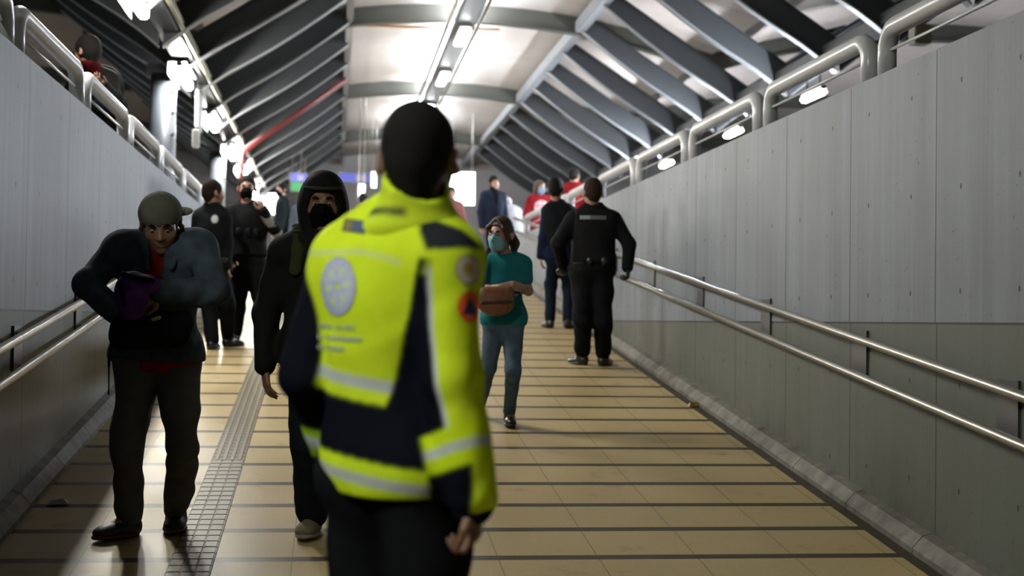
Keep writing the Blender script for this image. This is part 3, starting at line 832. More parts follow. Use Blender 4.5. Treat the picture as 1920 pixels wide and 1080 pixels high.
    def trousers(s, m_, r=(.098, .070, .058), upto=.97, fold=.006, waist=1.02, name='trousers', seed=5, colour=None, wide=1.0):
        J = s.J; z = Shape(); M = np.stack([s.side, -s.fwd, V3((0, 0, 1))], 1).astype(np.float32)
        z.c(J['LA']+V3((0, 0, .03)), J['LB']+V3((0, 0, .03)), .115*wide, .115*wide, .04, s.fwd, .95); z.e(J['P'], (.172*wide, .126, .15), M, .05)
        zc = J['P']+(J['W']-J['P'])*((waist-.93)/.15)
        z.c(J['P'], zc, .14*wide, .135*wide, .04, s.fwd, .82); z.p(zc, (0, 0, 1))
        for w_ in 'AB': z.add(s.leg(w_, r[0], r[1], r[2], .04, upto, False))
        return s.put(name, z, m_, fold, seed, colour=colour)
    def shoes(s, m_, sole=None, big=1.0, which='AB', name='shoe', sock=False):
        for w_ in which:
            F_ = s.J['F'+w_]; t = s.toes['AB'.index(w_)]; u = np.cross(t, (0, 0, 1)); z = Shape(); g = V3((F_[0], F_[1], F_[2]-.085))
            M = np.stack([u, -t, V3((0, 0, 1))], 1).astype(np.float32)
            z.e(g+t*.075+V3((0, 0, .035)), (.050*big, .095, .042), M, .03); z.e(g-t*.02+V3((0, 0, .045)), (.042*big, .055, .055), M, .04); z.e(g+t*.135+V3((0, 0, .03)), (.048*big, .06, .033), M, .02)
            z.c(g+V3((0, 0, .05)), g+V3((0, 0, .11)), .043*big, .045*big, .03); z.p(g+V3((0, 0, .0)), (0, 0, -1))
            o = s.put(name, z, m_, res=min(.007, s.res*s.S))
            if sole:
                y = Shape(); y.e(g+t*.07+V3((0, 0, .012)), (.056*big, .135, .03), M, .02); y.p(g+V3((0, 0, .022)), (0, 0, 1)); y.p(g, (0, 0, -1)); s.put('sole', y, sole, res=.006, parent=o)

def foot_loc(px, py):
    p = on_ramp(px, py); p.z = floor_z(p.y); return p
def decal(name, target, center, normal, upv, wsz, hsz, fn, m_, parent, n=44, off=.003):
    """a thin patch laid onto a garment: fn(u,v) -> colour or None, u,v in -1..1"""
    me = target.data; bv = BVHTree.FromPolygons([v.co.copy() for v in me.vertices], [tuple(p.vertices) for p in me.polygons])
    nn = Vector(normal).normalized(); up = Vector(upv); up = (up-nn*up.dot(nn)).normalized(); rt = up.cross(nn)
    vs = []; cs = []; ok = {}
    for j in range(n+1):
        for i in range(n+1):
            u, v_ = 2*i/n-1, 2*j/n-1; o = Vector(center)+rt*u*wsz+up*v_*hsz+nn*.3
            hit = bv.ray_cast(o, -nn, .6)
            if hit[0] is None: continue
            ok[(i, j)] = len(vs); vs.append(hit[0]+hit[1]*0+nn*off); cs.append(fn(u, v_) or (0, 0, 0))
    fs = []
    for j in range(n):
        for i in range(n):
            u, v_ = (2*i+1)/n-1, (2*j+1)/n-1
            if fn(u, v_) is None: continue
            k = [(i, j), (i+1, j), (i+1, j+1), (i, j+1)]
            if all(q in ok for q in k): fs.append(tuple(ok[q] for q in k))
    used = sorted({i for f_ in fs for i in f_}); mp = {a: b for b, a in enumerate(used)}
    o = mk(name, [vs[i] for i in used], [tuple(mp[i] for i in f_) for f_ in fs], m_, parent, True)
    fc = o.data.attributes.new('tint', 'FLOAT_COLOR', 'FACE' if False else 'POINT')
    fc.data.foreach_set('color', np.array([(*cs[i], 1) for i in used], np.float32).ravel())
    return o
M_patch = mat('embroidered patch', (.5, .5, .5), .7, attr='tint'); 
def ankle(p, w_, px, py):
    q = on_ramp(px, py) if not isinstance(py, Vector) else py
    z = floor_z(q.y); p.J['F'+w_] = V3((q.x-p.loc.x, q.y-p.loc.y, z+.085*p.S-p.loc.z))/p.S
def stand_px(px, py, up, X=None):       # a place on the upper level for a head seen at a pixel, 'up' metres above that floor
    q = at_z(px, py, PLAT+up); return Vector((q.x, q.y, PLAT if q.y > Y_TOP or q.x > XR or q.x < XL else floor_z(q.y)))

LIME = (.52, .66, .022); NAVY = (.004, .0045, .009); SILV = (.42, .44, .47)
# ---------------------------------------------------------------- the officer in the lime jacket
D1 = 3.35
g1 = at(745, 800, D1); g1.z = 0
p1 = Person('person', 'person seen from behind in a lime and black reflective jacket, black trousers', g1, 1.76, face=150, res=.0075, skin=SKIN_B, D=D1, head=(14, 0, 0), toes=(-12, 12), hs=1.0,
    px=dict(H=(786, 303, -.02), N=(776, 424, .0), C=(738, 560, .02), W=(735, 720, .02), P=(742, 860, .02), SA=(846, 492, -.09), SB=(640, 486, .12),
            EA=(850, 715, -.13), WA=(884, 935, -.15), EB=(570, 705, .10), WB=(640, 875, .24), LA=(796, 905, -.04), LB=(690, 905, .06), KA=(812, 1240, -.05), KB=(686, 1240, .06), FA=(812, 1532, -.02), FB=(676, 1532, .08)))
ankle(p1, 'A', 0, Vector((g1.x+.10, g1.y-.03, 0))); ankle(p1, 'B', 0, Vector((g1.x-.09, g1.y+.06, 0)))
p1.body(hands=dict(A=dict(d=(.15, .1, -1), n=(-.9, .3, -.1), curl=1.25, thumb=.8, side=1), B=dict(curl=1)))
p1.hair(t=.009, low=-.095, front=.05)
Z1 = p1.loc.z
def seg_d(P, a, b_):
    ab = b_-a; t = np.clip(((P-a)@ab)/(ab@ab), 0, 1); q = P-a-t[:, None]*ab; return np.linalg.norm(q, axis=1), q, t
def mixc(c, m_, col): c[m_] = col
def jacket_colour(P):
    J = p1.J; S_ = p1.S; n = len(P); c = np.tile(LIME, (n, 1)).astype(float)
    a = -(P-J['C'])@p1.cx; z = P[:, 2]*S_; zt = z + .13*(a-.0)
    fr = (P-J['C'])@p1.cf
    dA, qA, tA = seg_d(P, J['SA'], J['EA']); dA2, qA2, tA2 = seg_d(P, J['EA'], J['WA'])
    dB, qB, tB = seg_d(P, J['SB'], J['EB']); dB2, qB2, tB2 = seg_d(P, J['EB'], J['WB'])
    isA = (np.minimum(dA, dA2) < .092) & (a > .10) & (z < 1.43); isB = (np.minimum(dB, dB2) < .078) & (a < -.10) & (z < 1.40)
    t = ~isA & ~isB
    # back panel, waist block and hem band
    mixc(c, t & (zt < 1.085), NAVY)
    mixc(c, t & (np.abs(zt-1.128) < .013), SILV)
    mixc(c, t & (zt < .955) & (zt > .868), (.55, .72, .02)); mixc(c, t & (np.abs(zt-.912) < .012), SILV)
    side = t & (a > .085+np.maximum(0, (z-1.05))*.22) & (z < 1.41); mixc(c, side & ((zt > .955) | (zt < .868)), NAVY)
    # seam piping across the yoke
    mixc(c, t & (np.abs(z-(1.425-.5*np.maximum(a+.0, 0)**1.5-.06*np.maximum(a, 0))) < .0045) & (fr < .02) & (a < .12), (.45, .52, .25))
    # right sleeve
    tor = nrm(-p1.fwd*.75 - p1.side*(-.9)); inn = np.where(z > J['EA'][2]*S_, qA@tor, qA2@tor)
    tos = nrm(p1.cx*.9 - p1.cf*.45)
    inn = np.where(z > J['EA'][2]*S_, qA@tos, qA2@tos)
    mixc(c, isA & (inn > .036-.016*np.clip((1.25-z)/.2, 0, 1)) & (z < 1.37), NAVY)
    mixc(c, isA & (np.abs(inn-(.033-.016*np.clip((1.25-z)/.2, 0, 1))) < .005) & (z < 1.39), (.45, .48, .50))
    za = z + .35*((P-J['EA'])@p1.cx)
    mixc(c, isA & (z < .985) & (inn > -.030+.16*(.96-z)), NAVY)
    band = isA & (za < 1.02) & (za > .925); mixc(c, band, (.50, .66, .012)); mixc(c, isA & (np.abs(za-.972) < .011), SILV)
    # left sleeve
    mixc(c, isB, NAVY); zb = z - .15*((P-J['EB'])@p1.cx)
    bb = isB & (zb < 1.0) & (zb > .925); mixc(c, bb, (.30, .48, .02)); mixc(c, isB & (np.abs(zb-.963) < .013), (.55, .60, .68))
    mixc(c, isB & (fr > .0) & (z > 1.2) & (qB@tos < -.045), LIME)
    # dark shoulder yoke and collar line
    q = P - V3(at(846, 448, D1-.1)-g1)/S_
    q = P@np.array(Rv) ; u = (q - (at(848, 448, D1-.1)-g1).dot(Rv)/S_); w_ = z-(at(848, 448, D1-.1).z)
    poly = [(785, 411), (818, 414), (868, 432), (912, 468), (865, 468), (802, 473), (790, 442)]
    U = 848+u*S_*FPX/(D1-.1); Vv = 448-w_*FPX/(D1-.1); ins = np.zeros(len(P), bool)
    for (x0, y0), (x1, y1) in zip(poly, poly[1:]+poly[:1]):
        cr = ((y0 > Vv) != (y1 > Vv)) & (U < (x1-x0)*(Vv-y0)/(y1-y0+1e-9)+x0); ins ^= cr
    mixc(c, ins & (z > 1.36), (.018, .019, .024))
    return c
p1.torsoname = None
jk = p1.top('jacket', mat('reflective jacket cloth', (.5, .6, .05), .75, attr='tint', noise=.06, nscale=16, bump=.3, bscale=150, spec=.03), t=.030, hem=.865, ta=.020, cuff=.004, fold=.009, colour=jacket_colour, collar=0, neck=.05, res=.005)
top = p1.hp((0, .035, -.062)); zz = Shape().c(p1.J['N']+V3((0, 0, -.015)), top, .098, .078, .03); zz.e(p1.J['N']+V3((0, 0, -.01)), (.13, .12, .05), p1.T, .05)
up = nrm(top-p1.J['N']); zz.p(top+up*.02, nrm(up+p1.fwd*.05+p1.cx*-.35)); zz.xc(top-up*.04, top+up*.15, .066, .072, .004)
def collar_colour(P):
    c = np.tile(LIME, (len(P), 1)).astype(float); w_ = P*p1.S+np.array(g1); u = (w_-np.array(at(726, 400, D1)))@np.array(R0); z = w_[:, 2]-at(726, 402, D1).z
    c[(np.abs(z+.05*u) < .009) & (np.abs(u) < .055)] = (.012, .012, .016); return c
col_ = p1.put('collar', zz, mat('lime collar cloth', LIME, .75, attr='tint', bump=.3, bscale=150, spec=.2), fold=.004, colour=collar_colour)
zz = Shape().c(p1.J['N']+V3((0, 0, .005))-p1.fwd*.0, p1.J['N']+V3((0, 0, .012)), .1145, .1135, .01); zz.p(p1.J['N']+V3((0, 0, .012)), (0, 0, 1)); zz.p(p1.J['N']+V3((0, 0, .0)), (0, 0, -1)); zz.p(p1.J['N']-p1.fwd*.06+V3((.0, 0, 0)), tuple(p1.fwd)); zz.p(p1.J['N']+V3((.02, 0, 0)), (1, 0, 0))
p1.put('collar_seam', zz, BLACKC, res=.005)
cf1 = Shape().c(p1.J['WA']-nrm(p1.J['WA']-p1.J['EA'])*.03, p1.J['WA']+nrm(p1.J['WA']-p1.J['EA'])*.012, .052, .050); p1.put('cuff', cf1, BLACKC)
p1.trousers(BLACKC, r=(.108, .078, .066), wide=1.06, fold=.009); p1.shoes(BLACKB, M_beamdark)
# emblems on the jacket
vn = -Fv
def loc_(px, py, dd=0): return at(px, py, D1+dd)-g1
def ring(u, v_):
    r = math.hypot(u, v_); a = math.atan2(v_, u)
    if r > 1 or r < .13: return None
    if .60 < r < .66 or (r > .66 and math.sin(a*14) > .92): return (.42, .52, .22)
    if r < .6 and math.sin(a*6+.6) > .55 and r > .28: return (.42, .52, .25)
    return (.33, .34, .56)
decal('back_emblem', jk, loc_(639, 537), vn, (0, 0, 1), .046, .068, ring, M_patch, p1.root)
def dashes(seed, cut=.2):
    rs = random.Random(seed); cells = [rs.random() > cut/2 for _ in range(40)]
    def fn(u, v_):
        k = int((u+1)*10); return (.36, .45, .30) if cells[k] and ((u+1)*10 % 1) < .8 and abs(v_) < .75 else None
    return fn
for (cx_, cy_, ww, sd) in ((636, 612, .052, 1), (640, 633, .060, 2), (622, 652, .038, 3)):
    decal('back_lettering', jk, loc_(cx_, cy_), vn, (0, 0, 1), ww, .0075, dashes(sd), M_patch, p1.root, n=60)
def flagp(u, v_):
    if abs(u) > .88 or abs(v_) > .78: return (.03, .02, .02)
    return (.16, .12, .03) if u < -.25 else (.04, .07, .13)
decal('flag_patch', jk, loc_(676, 428, .1), vn, (.15, 0, 1), .030, .0155, flagp, M_patch, p1.root)
def round1(u, v_):
    r = math.hypot(u, v_)
    if r > 1: return None
    if r > .8: return (.40, .33, .22)
    if r > .52: return (.50, .45, .38)
    return (.42, .24, .06) if (u*u+(v_-.05)**2*1.4) < .13 else (.38, .36, .20)
def civil(u, v_):
    r = math.hypot(u, v_)
    if r > 1: return None
    if -.52 < v_ < .66 and abs(u) < (.66-v_)*.58: return (.015, .02, .11)
    return (.75, .11, .012)
pn = nrm(np.array(vn)*1.0 + np.array((.35, 0, .05)))
decal('sleeve_patch', jk, loc_(863, 508, -.1), Vector(pn), (0, 0, 1), .033, .034, round1, M_patch, p1.root)
decal('sleeve_patch', jk, loc_(865, 577, -.1), Vector(pn), (0, 0, 1), .033, .036, civil, M_patch, p1.root)

# ---------------------------------------------------------------- the hooded man
g2 = foot_loc(600, 1000); D2 = 6.79
p2 = Person('person', 'person in a black hooded top and black face mask walking towards the camera', g2, 1.76, face=-5, res=.0075, skin=SKIN_B, D=D2, head=(3, 6, 0), toes=(-5, 8),
    px=dict(H=(606, 384, 0), N=(603, 442, .03), C=(604, 535, .02), W=(603, 605, .02), P=(603, 650, .02), SA=(528, 474, .02), SB=(680, 474, .02), EA=(499, 588, .04), WA=(497, 688, -.03),
            EB=(708, 588, .04), WB=(705, 690, -.02), LA=(571, 668), LB=(637, 668), KA=(577, 835, -.06), KB=(642, 825, .08)))
ankle(p2, 'A', 583, 1000); ankle(p2, 'B', 648, 950)
p2.body(hands=dict(A=dict(d=(.1, -.1, -1), n=(.8, .3, 0), curl=.5, side=1, spread=.2), B=dict(d=(0, -.1, -1), n=(-.8, .3, 0), curl=.5, side=-1)))
p2.eyes(); M_maskb = cloth('black mask cloth', (.006, .006, .007)); p2.mask(M_maskb)
p2.hair(t=.008)
p2.top('hooded_top', BLACKJ, t=.028, hem=.80, ta=.016, fold=.010, collar=.5)
h = p2.hp; z = Shape(); z.e(h((0, .022, .028)), (.112, .128, .135), p2.HM, .03); z.c(h((0, .03, -.04)), p2.J['N']+V3((0, 0, .02)), .112, .105, .05)
z.xe(h((0, -.115, -.010)), (.080, .110, .088), p2.HM, .012); z.xe(h((0, -.12, -.09)), (.058, .09, .08), p2.HM, .02); z.c(h((0, -.105, .086)), h((0, -.10, .088)), .01)
p2.put('hood', z, BLACKJ, fold=.006)
z = Shape()
for i in range(10):
    a0, a1 = -1.1+.22*i, -1.1+.22*(i+1)
    z.c(h((.098*math.sin(a0), .022-.125*math.cos(a0), .075)), h((.098*math.sin(a1), .022-.125*math.cos(a1), .075)), .005)
p2.put('hood_seam', z, cloth('grey seam', (.06, .055, .045)), res=.004)
z = Shape().c(h((.02, -.02, -.14)), p2.J['C']+V3((.02, -.15, .12)), .004); p2.put('drawstring', z, cloth('pale cord', (.35, .33, .3)), res=.004)
p2.trousers(cloth('dark navy denim', (.014, .018, .026)), r=(.10, .078, .072), fold=.01)
z = Shape()
for w_ in 'AB':
    F_ = p2.J['F'+w_]; z.c(F_+V3((0, 0, .035)), F_+V3((0, 0, .075)), .076, .074, .01); z.p(F_*0+V3((0, 0, -9)), (0, 0, -1))
    p2.put('rolled_hem', z, cloth('turned denim '+w_, (.035, .042, .055)), fold=.004); z = Shape()
p2.shoes(cloth('beige canvas shoe', (.30, .26, .17)), mat('beige sole', (.42, .38, .28), .6), big=1.05)
# backpack with olive straps
bp = empty('backpack', g2, 'olive backpack worn by the hooded person, strap over the shoulder', 'backpack')
zc = Shape(); C2 = p2.J['C']; B_ = -p2.cf
zc.e(C2+B_*.21+V3((0, 0, -.02)), (.13, .09, .21), None, .02); 
M_olive = cloth('olive canvas', (.055, .065, .022))
emit_mesh('pack_body', zc.mesh(.012, .006, 2), M_olive, bp, None, p2.S)
for q, w_ in ((-1, 'A'), (1, 'B')):
    Sx = p2.J['N']*.42+p2.J['S'+w_]*.58; pts = [C2+B_*.16+V3((q*.09, 0, .12)), Sx+V3((0, .06, .085)), Sx+V3((0, 0, .095)), Sx+V3((0, -.055, .062)), Sx+V3((-q*.0, -.098, -.02)), Sx+V3((q*.01, -.122, -.12))]
    zs = Shape()
    for a_, b_ in zip(pts, pts[1:]): zs.c(a_, b_, .030, .030, .01, (0, -1, .3) if a_[1] < Sx[1]-.03 else (0, 0, 1), .35)
    emit_mesh('shoulder_strap', zs.mesh(.007, .001), M_olive, bp, None, p2.S)

# ---------------------------------------------------------------- the man in the cap
g3 = foot_loc(283, 1008); D3 = 6.66
p3 = Person('person', 'person in a grey cap, dark denim jacket and grey sweatpants looking down at a bag', g3, 1.70, face=8, res=.0072, skin=SKIN_A, D=D3, head=(-4, 26, -4), toes=(-55, -6), hs=1.08,
    px=dict(H=(302, 421, -.03), N=(306, 470, .04), C=(298, 545, .05), W=(294, 612, .03), P=(292, 655, .02), SA=(216, 470, .06), SB=(382, 468, .04), EA=(166, 535, -.10), WA=(222, 588, -.26),
            EB=(402, 545, -.12), WB=(303, 548, -.29), LA=(256, 680), LB=(332, 680), KA=(240, 838, -.04), KB=(344, 830, -.07)))
ankle(p3, 'A', 240, 1005); ankle(p3, 'B', 330, 990)
p3.body(hands=dict(A=dict(d=(.9, -.15, -.25), n=(.3, .5, .8), curl=.9, side=1, thumb=.6), B=dict(d=(-.85, -.1, -.4), n=(-.2, .8, -.5), curl=.85, side=-1, thumb=.7)))
p3.eyes(look=(0, -1)); p3.hair(t=.009, low=-.05, front=.04)
M_red_tee = cloth('dark red cotton', (.40, .015, .025)); M_denim = cloth('dark denim', (.085, .115, .145), noise=.3)
p3.top('t_shirt', M_red_tee, t=.014, hem=.79, sleeve=0, fold=.006, neck=.066)
z3 = p3.top('denim_jacket', M_denim, t=.034, hem=.86, ta=.022, fold=.011, cuff=.006, open_=(.042, .12, .15), neck=.07)
zc = Shape()
for q, w_ in ((-1, 'A'), (1, 'B')):
    a_ = p3.J['N']+V3((q*.055, .05, .035)); b_ = p3.J['N']+V3((q*.075, -.07, -.01)); c_ = p3.J['N']+V3((q*.055, -.125, -.09))
    zc.c(a_, b_, .022, .022, .02); zc.c(b_, c_, .022, .012, .02)
p3.put('jacket_collar', zc, M_denim, fold=.003)
p3.trousers(cloth('grey sweatpants', (.17, .175, .18), noise=.1), r=(.108, .082, .062), fold=.013)
p3.shoes(mat('black sneaker', (.015, .012, .013), .5), mat('dark red sole', (.16, .012, .012), .6), big=1.08)
h = p3.hp; M_cap = cloth('grey cap cloth', (.18, .18, .14))
zc = Shape().e(h((0, .015, .045)), (.104, .122, .108), p3.HM, .02).p(h((0, 0, .032)), p3.HM@V3((0, .12, -1)))
cp = p3.put('cap', zc, M_cap, fold=.002)
zb = Shape().e(h((.05, .125, .030)), (.068, .075, .010), p3.HM@rotz(.55)@rotx(.18), .01); zb.c(h((.06, -.0, .036)), h((.085, .09, .034)), .014, .014, .03)
zb = Shape().e(h((.088, .062, .034)), (.058, .056, .009), p3.HM@rotz(.3), .01)
p3.put('cap_brim', zb, M_cap, res=.005, parent=cp)
p3.put('cap_button', Shape().e(h((0, .015, .141)), (.008, .008, .006), p3.HM), M_cap, res=.003, parent=cp)
def blob(name, parts, label, cat, loc, res=.006, fold=.004):
    r = empty(name, loc, label, cat)
    for nm_, sh, m_, fo in parts: emit_mesh(nm_, sh.mesh(res, fold), m_, r)
    return r
gb = at(262, 545, D3-.36)
zb = Shape().e((-.035, .02, .0), (.075, .05, .085), roty(.25), .02).e((-.03, .0, -.07), (.06, .045, .06), None, .03).e((.04, .01, .03), (.05, .04, .04), roty(.5), .02)
zs = Shape().c((-.07, -.03, .07), (.06, -.04, .045), .012, .012).c((-.08, -.035, .03), (-.06, -.035, -.06), .01)
blob('purple_bag', [('bag_body', zb, cloth('purple nylon', (.16, .06, .30), noise=.4), .008), ('dark_trim', zs, BLACKC, .002)], 'crumpled purple bag held in the hands of the person with the cap', 'bag', gb)
gb = at(292, 618, D3-.27)
zb = Shape().c((-.14, .02, .03), (.12, .02, .035), .055, .05, .03).c((-.14, .0, -.03), (.10, .01, -.02), .065, .06, .04)
zl = Shape().c((-.005, -.075, .045), (.025, -.075, .055), .010, .010, .01, (0, 1, 0), .4)
zs = Shape().c((-.185, .0, .0), (-.20, -.01, -.15), .012, .012, .01, (1, 0, 0), .4).c((-.20, -.01, -.15), (-.198, -.01, -.29), .012, .010, .01, (1, 0, 0), .4)
blob('shoulder_bag', [('bag_body', zb, cloth('black nylon', (.016, .016, .02)), .006), ('label', zl, mat('pale label', (.55, .5, .22), .5), 0), ('strap', zs, BLACKC, 0)], 'black shoulder bag at the waist of the person with the cap, strap dangling', 'bag', gb)

# ---------------------------------------------------------------- the woman in teal
g4 = foot_loc(930, 798); D4 = 9.72
p4 = Person('person', 'person in a teal top, jeans and pale blue face mask clutching a brown bag', g4, 1.50, face=-14, res=.0085, skin=SKIN_C, D=D4, hs=1.10, head=(-22, 6, 4), toes=(-10, 12),
    px=dict(H=(938, 441, -.02), N=(946, 480, .03), C=(944, 525, .03), W=(944, 565, .02), P=(944, 592, .02), SA=(911, 496, .02), SB=(981, 497, .0), EA=(901, 545, -.02), WA=(947, 537, -.19),
            EB=(991, 546, -.03), WB=(962, 533, -.20), LA=(927, 603), LB=(962, 603), KA=(916, 690, .0), KB=(962, 692, -.08)))
ankle(p4, 'A', 897, 783); ankle(p4, 'B', 955, 797)
p4.body(hands=dict(A=dict(d=(.95, -.1, .0), n=(.1, .9, -.2), curl=.6, side=1), B=dict(d=(-.9, -.1, -.3), n=(-.1, .9, -.3), curl=.8, side=-1)), wide=.84)
p4.eyes(look=(-1, 0)); p4.mask(cloth('pale blue mask', (.34, .72, .80)), top=.0)
p4.hair(HAIR_BR, t=.012, low=-.06, front=.068, tail=1)
h = p4.hp; z = Shape()
for q in (-1, 1): z.c(h((q*.012, -.055, .115)), h((q*.064, -.070, .055)), .014, .012).c(h((q*.064, -.070, .055)), h((q*.084, -.036, -.02)), .012, .009).c(h((q*.084, -.036, -.02)), h((q*.086, -.022, -.10)), .009, .006)
p4.put('hair_strand', z.rad(1.1), HAIR_BR, fold=.002, res=.006)
p4.top('teal_top', cloth('teal jersey', (.03, .27, .31)), t=.018, hem=.83, sleeve=.40, ta=.010, fold=.006, wide=.88, neck=.098)
p4.trousers(cloth('blue denim', (.14, .21, .29), noise=.25), r=(.092, .064, .048), fold=.006, upto=.93, wide=.88)
p4.shoes(BLACKB, BLACKB, big=.9)
gb = at(930, 560, D4-.24)
zb = Shape().c((-.075, 0, .03), (.075, 0, .045), .045, .045, .03, (0, 1, 0), .8).e((0, 0, -.03), (.125, .055, .085), None, .03)
zp = Shape().c((-.10, -.05, -.03), (.10, -.05, -.02), .012, .012)
zs = Shape()
pts = [V3((-.09, .02, .06)), V3((-.10, .03, .16)), V3((-.075, .09, .27)), V3((-.04, .16, .335))]
for a_, b_ in zip(pts, pts[1:]): zs.c(a_, b_, .016, .016, .01, (0, 1, -.2), .4)
blob('brown_bag', [('bag_body', zb, mat('brown leather', (.34, .12, .05), .5, noise=.25, nscale=25, bump=.3), .006), ('flap_trim', zp, mat('dark brown leather', (.08, .03, .015), .5), .002), ('strap', zs, BLACKB, 0)],
     'brown leather handbag clutched by the person in the teal top', 'bag', gb)

# ---------------------------------------------------------------- officers and others
def boots(p): p.shoes(BLACKB, BLACKB, big=1.12, name='boot')
g5 = foot_loc(1111, 688); D5 = 12.75
p5 = Person('person', 'broad police officer in black seen from behind near the right wall, fist clenched', g5, 1.72, face=182, res=.010, skin=SKIN_A, D=D5, head=(6, 0, 0), toes=(-28, 25),
    px=dict(H=(1111, 363), N=(1112, 392), C=(1112, 435), W=(1111, 475), P=(1110, 503), SA=(1151, 412), SB=(1073, 412), EA=(1180, 458, -.03), WA=(1177, 502, -.05), EB=(1046, 455, -.04), WB=(1056, 498, .12),
            LA=(1127, 512), LB=(1092, 512), KA=(1130, 600, .0), KB=(1093, 600, .0)))
ankle(p5, 'A', 1131, 686); ankle(p5, 'B', 1091, 684)
p5.body(hands=dict(A=dict(d=(0, 0, -1), n=(-1, .1, 0), curl=1.4), B=dict(curl=1.2)), wide=1.08)
p5.put('glove', p5.hand('A', d=(0, 0, -1), n=(-1, .1, 0), curl=1.4).grow(.006), BLACKB); p5.put('glove', p5.hand('B', curl=1.2).grow(.006), BLACKB)
p5.hair(cloth('cropped dark brown hair', (.045, .028, .02)), t=.006, low=-.06)
p5.top('uniform_shirt', BLACKC, t=.026, hem=.90, ta=.022, wide=1.08, collar=.35)
z = p5.torso(1.12).grow(.045); z.p(p5.J['W']+V3((0, 0, -.09)), (0, 0, -1)); z.p(p5.J['N']+V3((0, 0, -.01)), (0, 0, 1)); 
for q, w_ in ((1, 'A'), (-1, 'B')): z.p(p5.J['C']+V3((q*.185, 0, 0)), (q, 0, 0.05))
vest = p5.put('vest', z, cloth('black vest', (.016, .016, .018)), fold=.005)
def vlet(u, v_):
    k = int((u+1)*6.5); c = (u+1)*6.5 % 1
    if c > .78: return None
    b_ = .30 if k < 5 else .13
    return (b_, b_, b_*1.02)
decal('back_lettering', vest, at(1112, 408, D5-.1)-g5, -Fv, (0, 0, 1), .118, .017, vlet, M_patch, p5.root, n=60)
z = Shape(); bz = p5.J['P']+V3((0, 0, .06)); z.c(bz-p5.side*.05, bz+p5.side*.05, .155, .155, .01, p5.fwd, .85); z.p(bz+V3((0, 0, .03)), (0, 0, 1)); z.p(bz-V3((0, 0, .03)), (0, 0, -1))
bt = p5.put('duty_belt', z, mat('black webbing', (.02, .02, .02), .5))
z = Shape().c(bz+V3((.20, -.0, .06)), bz+V3((.20, .0, -.10)), .028, .026); p5.put('holster', z, BLACKB, parent=bt)
z = Shape().e(bz+V3((.08, -.16, .0)), (.03, .02, .045)).e(bz+V3((-.05, -.16, .0)), (.03, .02, .035)); p5.put('pouch', z, BLACKB, parent=bt)
p5.trousers(BLACKC, r=(.118, .09, .066), fold=.012, wide=1.05, upto=.86); boots(p5)
z = Shape()
for w_ in 'AB': F_ = p5.J['F'+w_]; p5.put('boot_shaft', Shape().c(F_, F_+V3((0, 0, .16)), .058, .06), BLACKB)

g6 = foot_loc(1048, 615); D6 = 15.6
p6 = Person('person', 'person in a black vest and navy sleeves seen from behind, left of the broad officer', g6, 1.68, face=165, res=.010, skin=SKIN_A, D=D6, head=(0, 0, 0), toes=(-10, 30),
    px=dict(H=(1042, 356), N=(1044, 381), SA=(1068, 398), SB=(1026, 397), EB=(1020, 446, -.03), WB=(1014, 480, .0), C=(1046, 420), W=(1046, 450), P=(1047, 478), LA=(1058, 484), LB=(1039, 484)))
p6.body(hands=dict(B=dict(d=(0, 0, -1), n=(1, 0, 0), curl=.6))); p6.hair(low=-.06)
p6.top('shirt', cloth('navy shirt', (.012, .018, .05)), t=.020, hem=.88, ta=.018)
z = p6.torso(1.05).grow(.034); z.p(p6.J['W']+V3((0, 0, -.06)), (0, 0, -1)); z.p(p6.J['N']+V3((0, 0, .0)), (0, 0, 1)); p6.put('vest', z, BLACKC, fold=.004)
p6.trousers(cloth('dark blue jeans', (.014, .022, .04)), fold=.008); p6.shoes(BLACKB)

g7 = foot_loc(405, 655); D7 = 13.4
p7 = Person('person', 'officer in black seen from behind with a round pale shoulder badge, far left', g7, 1.64, face=152, res=.010, skin=SKIN_A, D=D7, head=(30-60, 0, 0), toes=(-20, 20),
    px=dict(H=(401, 363), N=(398, 390), C=(398, 435), W=(398, 475), P=(399, 500), SA=(421, 408, -.05), SB=(374, 408, .05), EA=(424, 455, .0), WA=(425, 497, -.05), EB=(368, 452, .03), WB=(375, 495, .15), LA=(410, 510), LB=(388, 510)))
ankle(p7, 'A', 428, 650); ankle(p7, 'B', 397, 655)
p7.body(hands=dict(A=dict(curl=.8), B=dict(curl=.8))); p7.hair(cloth('dark brown short hair', (.03, .02, .015)), t=.008, low=-.07)
up7 = p7.top('uniform_shirt', BLACKC, t=.030, hem=.88, ta=.02, collar=.4)
def badge(u, v_):
    r = math.hypot(u, v_); return None if r > 1 else ((.45, .47, .45) if r < .8 else (.12, .12, .12))
decal('shoulder_badge', up7, at(404, 411, D7-.1)-g7, -Fv, (0, 0, 1), .040, .044, badge, M_patch, p7.root, n=30)
z = Shape(); bz = p7.J['P']+V3((0, 0, .06)); z.c(bz-p7.side*.05, bz+p7.side*.05, .145, .145, .01, p7.fwd, .85); z.p(bz+V3((0, 0, .03)), (0, 0, 1)); z.p(bz-V3((0, 0, .03)), (0, 0, -1)); p7.put('duty_belt', z, mat('webbing', (.02, .02, .02), .4))
p7.trousers(BLACKC, r=(.11, .085, .066), fold=.01); boots(p7)

